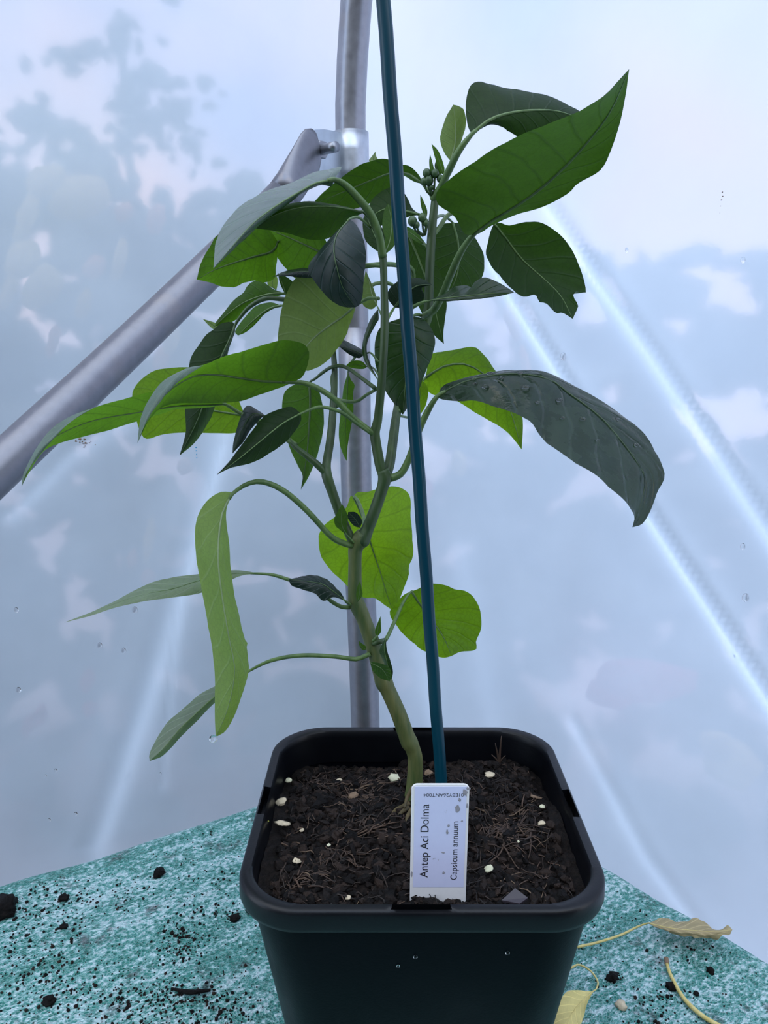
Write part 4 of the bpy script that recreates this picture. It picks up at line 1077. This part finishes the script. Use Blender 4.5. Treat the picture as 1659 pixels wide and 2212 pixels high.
leaf([(746, 1298), (715, 1274), (690, 1260), (624, 1251)], [(735, 1278), (708, 1256), (687, 1244), (654, 1246)], [(720, 1290), (698, 1298), (680, 1282), (654, 1274), (630, 1265)], (.315, .308), 'leaf_deep', 'top', dA=.006, dB=-.002, quilt=.0012, wav=.005, rib=4, pet=[(756, 1306, .322)], petw=7)
leaf([(537, 1450), (500, 1480), (460, 1508), (425, 1540), (388, 1575), (355, 1615), (323, 1644)], [(525, 1458), (490, 1472), (459, 1485), (429, 1502), (391, 1536), (362, 1561), (336, 1599), (323, 1628)], [(525, 1465), (495, 1495), (461, 1521), (429, 1555), (395, 1588), (354, 1631)],
     (.316, .306, .295, .285), 'leaf_grey', 'top', dA=.012, dB=.006, dM=-.003, pet=[(800, 1412, .322), (784, 1419, .322), (767, 1424, .321), (720, 1418, .320), (648, 1416, .318), (585, 1427, .317)], petw=10, rib=4)
leaf([(764, 1073), (781, 1112), (805, 1187), (823, 1241), (836, 1285), (848, 1318)],
     [(757, 1072), (748, 1096), (730, 1112), (702, 1133), (690, 1154), (689, 1169), (696, 1205), (715, 1232), (733, 1250), (751, 1267), (784, 1291), (808, 1291), (832, 1308)],
     [(772, 1063), (793, 1063), (817, 1056), (850, 1050), (871, 1057), (885, 1072), (889, 1121), (892, 1193), (883, 1223), (883, 1240), (877, 1259), (868, 1283), (857, 1308)],
     (.365, .40, .405, .395), 'leaf_bright', 'top', dA=.004, dB=.004, dM=-.004, pet=[(788, 1160, .33), (785, 1115, .345), (773, 1082, .358)], petw=8, quilt=.0008)
leaf([(889, 1277), (905, 1302), (931, 1337), (958, 1376), (976, 1417)],
     [(901, 1273), (925, 1262), (941, 1261), (965, 1265), (983, 1273), (1004, 1276), (1022, 1289), (1036, 1316), (1040, 1347), (1037, 1368), (1029, 1385), (1028, 1404), (995, 1408)],
     [(871, 1286), (850, 1310), (842, 1320), (846, 1335), (859, 1353), (871, 1371), (889, 1386), (913, 1404), (941, 1417), (959, 1421)],
     (.375, .378, .37), 'leaf_bright', 'top', dA=.003, dB=.003, pet=[(818, 1388, .326), (833, 1382, .332), (853, 1341, .348), (871, 1301, .364)], petw=8, quilt=.0008)
leaf([(750, 1157), (738, 1132), (739, 1089)], [(735, 1145), (725, 1136), (722, 1121), (730, 1104)], [(749, 1135), (752, 1118), (747, 1103)], (.318, .316), 'leaf_mid', 'under', rib=3, ns=24, pet=[(764, 1172, .322)], petw=5)
leaf([(778, 1140), (768, 1122), (752, 1106)], [(765, 1136), (752, 1120)], [(782, 1124), (769, 1107)], (.322, .322), 'leaf_deep', 'top', rib=2, ns=20)
leaf([(772, 1300), (776, 1284), (778, 1254)], [(769, 1285), (772, 1268)], [(783, 1286), (781, 1270)], (.308, .306), 'leaf_mid', 'under', rib=2, ns=20)
leaf([(814, 1376), (817, 1355), (822, 1331)], [(810, 1365), (814, 1350)], [(823, 1365), (823, 1350)], (.316, .314), 'leaf_mid', 'under', rib=2, ns=20, pet=[(806, 1384, .318)], petw=7)
leaf([(791, 1404), (780, 1396), (775, 1384)], [(783, 1404), (776, 1394)], [(790, 1396), (782, 1390)], (.315, .313), 'leaf_mid', 'under', rib=2, ns=20)
leaf([(834, 1376), (830, 1400), (836, 1430), (846, 1468)], [(824, 1395), (820, 1410), (830, 1435), (838, 1460)], [(835, 1398), (842, 1425), (849, 1450)], (.312, .308), 'leaf_dark', 'top', dA=.003, rib=2, ns=28, wav=.003)
leaf([(800, 1432), (825, 1445), (842, 1472)], [(808, 1430), (836, 1438), (846, 1455)], [(806, 1450), (822, 1465)], (.309, .306), 'leaf_mid', 'top', rib=2, ns=24)
tube('side_shoot', SX([(806, 1390, .322), (820, 1386, .320), (832, 1382, .324)]), [.0012, .0009], M['stem'], plant, 8, 10)

# small pointed bracts and flower buds at the two growing tips
leaf([(935, 388), (932, 360), (929, 333)], [(929, 370), (927, 350)], [(938, 370), (934, 350)], (.362, .362), 'leaf_mid', 'under', rib=2, ns=20)
leaf([(958, 378), (948, 345), (932, 310)], [(948, 368), (938, 335)], [(960, 362), (948, 328)], (.362, .362), 'leaf_mid', 'under', rib=2, ns=20)
leaf([(954, 385), (944, 365), (942, 345)], [(946, 378), (939, 360)], [(952, 372), (946, 355)], (.364, .364), 'leaf_dark', 'under', rib=2, ns=20)
leaf([(921, 473), (915, 445), (908, 420)], [(912, 455), (908, 435)], [(923, 455), (914, 432)], (.364, .364), 'leaf_mid', 'under', rib=2, ns=20)
for (x, y, r, bx, by) in ((922, 374, 8, 934, 422), (926, 390, 9, 935, 424), (916, 392, 7, 934, 424), (939, 375, 8, 936, 422), (932, 405, 5, 936, 424), (951, 386, 7, 940, 424),
                          (912, 470, 8, 918, 508), (891, 478, 9, 914, 510), (900, 486, 6, 916, 508), (920, 482, 6, 919, 506)):
    c = at(x, y, .362); rr = r * .362 / F
    V, Fc = ball_geo((0, 0, 0), rr, 20, 12, (1, 1, 1.1))
    V = [c + v * (1 + .07 * math.cos(math.atan2(v.y, v.x) * 6)) for v in V]
    o = mesh_obj('flower_bud', V, Fc, M['bud'], plant)
    tube('pedicel', [c + Vector((0, 0, -rr * .5)), at((x * 2 + bx) / 3, (y + 2 * by) / 3, .363), at(bx, by, .365)], .0005, M['petiole_dark'], o, 6, 8)
# roots showing at the stem base
for (pts) in ([(884, 1735, .318), (870, 1742, .316), (852, 1752, .312), (846, 1768, .309)], [(882, 1745, .315), (866, 1756, .31), (858, 1766, .308)], [(890, 1748, .312), (880, 1764, .307), (876, 1780, .303)], [(893, 1700, .317), (880, 1722, .316), (874, 1745, .312)]):
    tube('root', SX(pts), [.0011, .0010, .0005], M['root'], plant, 8, 14)

# ------------------------------------------------------------------ water
def drop(c, r, sc, label, group=None, name='water_drop'):
    V, Fc = ball_geo(c, r, 16, 10, sc); o = mesh_obj(name, V, Fc, M['water']); tag(o, label, 'water drop', group); return o
drop(at(461, 1596, .2868), 10 * .29 / F, (1, 1, .9), 'clear water drop hanging from the tip of the long pale drooping leaf')
WD = 'water beads down the right side of the pot'
for (py, rr) in ((1995, 5), (2012, 6), (2030, 5), (2050, 4), (2066, 6), (2085, 4), (2105, 6), (2122, 5), (2018, 3), (2140, 4)):
    # beads on the right wall of the pot, close to its visible edge
    f = (py - 1975) / 300; zz = PH - .014 - f * .075
    a = (.0475 + (.0662 - .0475) * (zz - .001) / (PH - .014)) * KX
    yy_ = PC.y - a * .35 + random.uniform(-.012, .012)
    drop(Vector((PC.x + a + .0003, yy_, zz)), rr * .31 / F, (.6, 1, 1.25), 'clear bead of water on the right wall of the black pot', WD)
WF = 'water beads on the front of the pot'
for (px, py, rr) in ((1095, 2052, 5), (897, 2062, 5), (860, 2085, 4)):
    p = at(px, py, PC.y - .0618); zz = p.z; a = .0475 + (.0662 - .0475) * (zz - .001) / (PH - .014)
    drop(Vector((p.x, PC.y - a * KY - .0003, zz)), rr * .25 / F, (1, .5, 1.2), 'clear bead of water on the front wall of the black pot', WF)
WW = 'water beads on the film'
for (px, py, rr) in ((35, 1316, 7), (215, 1392, 8), (266, 1403, 8), (40, 1488, 8), (290, 1315, 9), (120, 1662, 6), (98, 1673, 4), (272, 1668, 5), (345, 1668, 4), (163, 1755, 6), (106, 1768, 5), (1213, 770, 9), (1606, 1180, 8), (1612, 1290, 11), (1352, 540, 5), (1605, 562, 7), (1590, 1415, 5)):
    d = DIR_L if px < 780 else DIR_R
    s, z, p = on_wall(px, py, d); n2 = Vector((-d.y, d.x)); n2 = -n2 if n2.y > 0 else n2
    p = p + Vector((n2.x, n2.y, 0)) * (.0012 + .010 * noise.noise(Vector((s * 2.2, z * .9, 3.1 if d is DIR_L else 9.7))) + .002 * noise.noise(Vector((s * 9, z * 3, 1.3))))
    drop(p, rr * p.y / F * .8, (.9, .5, 1.15), 'small clear bead of condensation on the film ' + ('left' if px < 780 else 'right') + ' of the upright pipe', WW + (' left' if px < 780 else ' right'))
WL = 'water beads on the big drooping leaf'
mv = [(v.co.copy(), v.normal.copy()) for v in big.data.vertices]
nt_ = 19
for k_, (i_, u_, r_) in enumerate(((9, 12, .0011), (12, 14, .0016), (14, 11, .0012), (17, 9, .0013), (20, 13, .0018), (24, 15, .0010), (27, 12, .0014), (30, 14, .0011), (33, 12, .0013), (38, 13, .0010), (42, 6, .0012), (8, 9, .0012), (11, 7, .0015), (36, 5, .0010))):
    c_, n_ = mv[i_ * nt_ + u_]
    drop(c_ + n_ * r_ * .25, r_, (1, 1, .55), 'clear water bead on the big drooping leaf at right', WL)
# dirt and marks on the film
def film_mark(pts, mat, label, cat, name):
    bag = Bag()
    for (px, py, r) in pts:
        d = DIR_L if px < 780 else DIR_R
        s, z, p = on_wall(px, py, d); n2 = Vector((-d.y, d.x)); n2 = -n2 if n2.y > 0 else n2
        p = p + Vector((n2.x, n2.y, 0)) * (.0012 + .010 * noise.noise(Vector((s * 2.2, z * .9, 3.1 if d is DIR_L else 9.7))) + .002 * noise.noise(Vector((s * 9, z * 3, 1.3))))
        V, Fc = lump(p, r * p.y / F, (1, .5, .6), .3); bag.add(V, Fc, (.3, 0))
    o = bag.build(name, mat, None); tag(o, label, cat); return o
random.seed(3)
film_mark([(178 + random.gauss(0, 9), 952 + random.gauss(0, 4), random.uniform(.8, 3)) for _ in range(16)] + [(205, 960, 2), (172, 948, 4), (184, 956, 3.5)], M['chip_brown'], 'brown smear of dirt on the film under the long left leaf', 'dirt', 'dirt_smear')
film_mark([(1560, 415, 2.5), (1561, 424, 2), (1558, 432, 2), (1556, 445, 1.2), (1555, 460, 1)], M['chip_brown'], 'small reddish brown speck of dirt on the upper right film', 'dirt', 'dirt_speck')
film_mark([(421, 965, 2.5), (421, 972, 2.5), (422, 980, 2.5), (422, 987, 2.2)], simple_mat('blue_ink', (.05, .35, .60), .4), 'short blue ink stroke on the left film', 'mark', 'ink_mark')

# ------------------------------------------------------------------ litter on the netting
def cloth_pt(px, py, lift=0.0):
    p = on_z(px, py, 0); q = Vector((p.x, p.y)) - C0
    det = EL.x * ER.y - EL.y * ER.x
    s = (q.x * ER.y - q.y * ER.x) / det; t = (EL.x * q.y - EL.y * q.x) / det
    return Vector((p.x, p.y, cloth_h(max(0, s), max(0, t)) + lift)), s, t
bag = Bag()
patches = [(60, 1975, 70, 30, 150), (170, 1925, 90, 18, 90), (390, 2030, 28, 26, 160), (330, 2140, 120, 22, 200), (430, 2180, 90, 35, 220), (110, 2120, 90, 40, 130), (40, 2060, 60, 50, 110), (480, 1890, 30, 12, 25), (460, 1965, 30, 10, 40),
           (1320, 2110, 14, 10, 26), (1440, 2150, 30, 20, 40), (1400, 2190, 40, 22, 50), (1500, 2050, 40, 14, 18), (1270, 1995, 20, 25, 14)]
for (px, py, sx, sy, n_) in patches:
    for i in range(n_):
        p, s, t = cloth_pt(px + random.gauss(0, sx), py + random.gauss(0, sy))
        if s < .004 or t < .004: continue
        r = random.choice((.0003, .0004, .0005, .0006, .0009)) * random.uniform(.7, 1.3)
        V, Fc = lump(p + Vector((0, 0, r * .4)), r); bag.add(V, Fc, (random.random() ** 2, 0))
for i in range(900):
    p, s, t = cloth_pt(random.uniform(0, 560) if random.random() < .7 else random.uniform(1230, 1659), random.uniform(1780, 2212))
    if s < .004 or t < .004: continue
    r = random.uniform(.00022, .0006); V, Fc = lump(p + Vector((0, 0, r * .4)), r); bag.add(V, Fc, (random.random() ** 2, 0))
cb = bag.build('spilled_soil', M['soil'], None, False); tag(cb, 'dark crumbs of spilled soil scattered on the green netting', 'soil', kind='stuff')
def clod(px, py, rpx, label, cat='clod', name='soil_clod', mat='soil'):
    p, s, t = cloth_pt(px, py); r = rpx * (p - Vector((0, 0, CAMZ))).length / F
    V, Fc = ball_geo((0, 0, 0), 1, 12, 8)
    V = [p + Vector((v.x, v.y, v.z * .6)) * r * (1 + .6 * noise.noise(v * 1.5 + Vector((px * .37, 0, 0))) + .35 * noise.noise(v * 4 + Vector((0, px * .37, 0)))) + Vector((0, 0, r * .4)) for v in V]
    o = mesh_obj(name, V, Fc, M[mat], uvs=[(0, 0)] * len(V)); tag(o, label, cat)
clod(343, 1882, 11, 'round black soil clod alone on the netting near its left far edge')
clod(8, 1962, 24, 'large black soil clod at the far left edge of the netting')
clod(137, 1932, 9, 'brown black soil clod near the far left edge of the netting')
clod(507, 1977, 9, 'dark soil clod just left of the pot wall')
clod(540, 1964, 7, 'small black soil clod touching the left side of the pot')
clod(137, 1995, 7, 'small black soil clod in the left middle of the netting')
clod(105, 2155, 10, 'brown soil clod at the lower left of the netting')
clod(1450, 2128, 9, 'dark soil clod beside the yellow stalk')
clod(1324, 2112, 11, 'ragged dark soil clod between the pot and the yellow stalk')
clod(1535, 2092, 7, 'black soil clod near the right edge of the netting')
clod(1505, 2140, 5, 'small round brown clod right of the yellow stalk')
clod(1341, 2170, 10, 'pale cream chip lying on the netting right of the pot', 'chip', 'wood_chip', 'chip')
# dark bark sliver at lower left
tube_o = tube('bark_sliver', [cloth_pt(370, 2132, .001)[0], cloth_pt(410, 2148, .0025)[0], cloth_pt(455, 2140, .0015)[0]], [.0006, .0014, .0008], M['soil'], None, 6, 10)
tag(tube_o, 'thin dark bark sliver on the netting left of the pot', 'sliver')

# dead tan leaf with its long stalk, lying at the right edge
root_l = plant
def loose_leaf(name, label, cat, builder):
    global plant
    keep = plant; e = empty(name, builder[0]); tag(e, label, cat); plant = e
    for args, kw in builder[1]:
        leaf(*args, **kw)
    plant = keep; return e
def Yz(px, py, lift=0.0):
    p = on_z(px, py, lift); return p.y
def ylist(pts, lift): return [Yz(px, py, l) for (px, py), l in zip(pts, lift)]
md = [(1400, 1994), (1450, 2005), (1500, 2010), (1540, 2012), (1582, 2008)]
dl = loose_leaf('dead_leaf', 'curled tan dead leaf with a long thin stalk at the right edge of the netting', 'dead leaf', (on_z(1400, 1998, .002), [
    ((md, [(1430, 1987), (1456, 1991), (1495, 1992), (1530, 1998), (1560, 2008), (1572, 2000)], [(1420, 2005), (1460, 2022), (1500, 2022), (1530, 2030), (1546, 2032), (1560, 2018), (1575, 2020)], ylist(md, (.010, .012, .012, .014, .016))),
     dict(mat='leaf_dead', face='top', dA=.012, dB=-.004, dM=-.002, quilt=.0018, wav=.011, rib=3, petmat='petiole', petw=6, ns=40,
          pet=[(1246, 2046, Yz(1246, 2046, .002)), (1290, 2036, Yz(1290, 2036, .002)), (1340, 2020, Yz(1340, 2020, .003)), (1375, 2003, Yz(1375, 2003, .006))]))]))
md = [(1283, 2140), (1260, 2160), (1235, 2190), (1205, 2245)]
yl = loose_leaf('fallen_leaf', 'pale yellow fallen leaf with a hooked stalk against the right side of the pot', 'fallen leaf', (on_z(1250, 2180, .001), [
    ((md, [(1268, 2141), (1245, 2139), (1222, 2144), (1200, 2180), (1190, 2220)], [(1276, 2152), (1268, 2170), (1258, 2205), (1240, 2240)], ylist(md, (.006, .008, .008, .004))),
     dict(mat='leaf_yellow', face='top', dA=.004, dB=-.004, rib=4, petmat='petiole', petw=5, ns=36,
          pet=[(1232, 2092, Yz(1232, 2092, .004)), (1250, 2084, Yz(1250, 2084, .005)), (1275, 2097, Yz(1275, 2097, .005)), (1291, 2120, Yz(1291, 2120, .005)), (1288, 2136, Yz(1288, 2136, .006))]))]))
M['stalk_y'] = stem_mat('stalk_yellow', (.55, .44, .14), (.66, .56, .24), .5)
for e in (yl, dl):
    for ch in e.children_recursive:
        if ch.name.startswith(('petiole', 'midrib')):
            ch.data.materials.clear(); ch.data.materials.append(M['stalk_y'])
st = empty('leaf_stalk', on_z(1480, 2150, .001)); tag(st, 'curved yellow leaf stalk with a brown end lying on the netting at right', 'stalk')
tube('stalk', [cloth_pt(1440, 2082, .002)[0], cloth_pt(1450, 2110, .0022)[0], cloth_pt(1478, 2156, .002)[0], cloth_pt(1520, 2195, .002)[0], cloth_pt(1570, 2225, .002)[0]], [.0009, .0010, .0012, .0011], M['stalk_y'], st, 10, 24)
tube('brown_end', [cloth_pt(1439, 2073, .0022)[0], cloth_pt(1440.5, 2084, .0021)[0]], [.0013, .0012], M['chip_brown'], st, 10, 6)
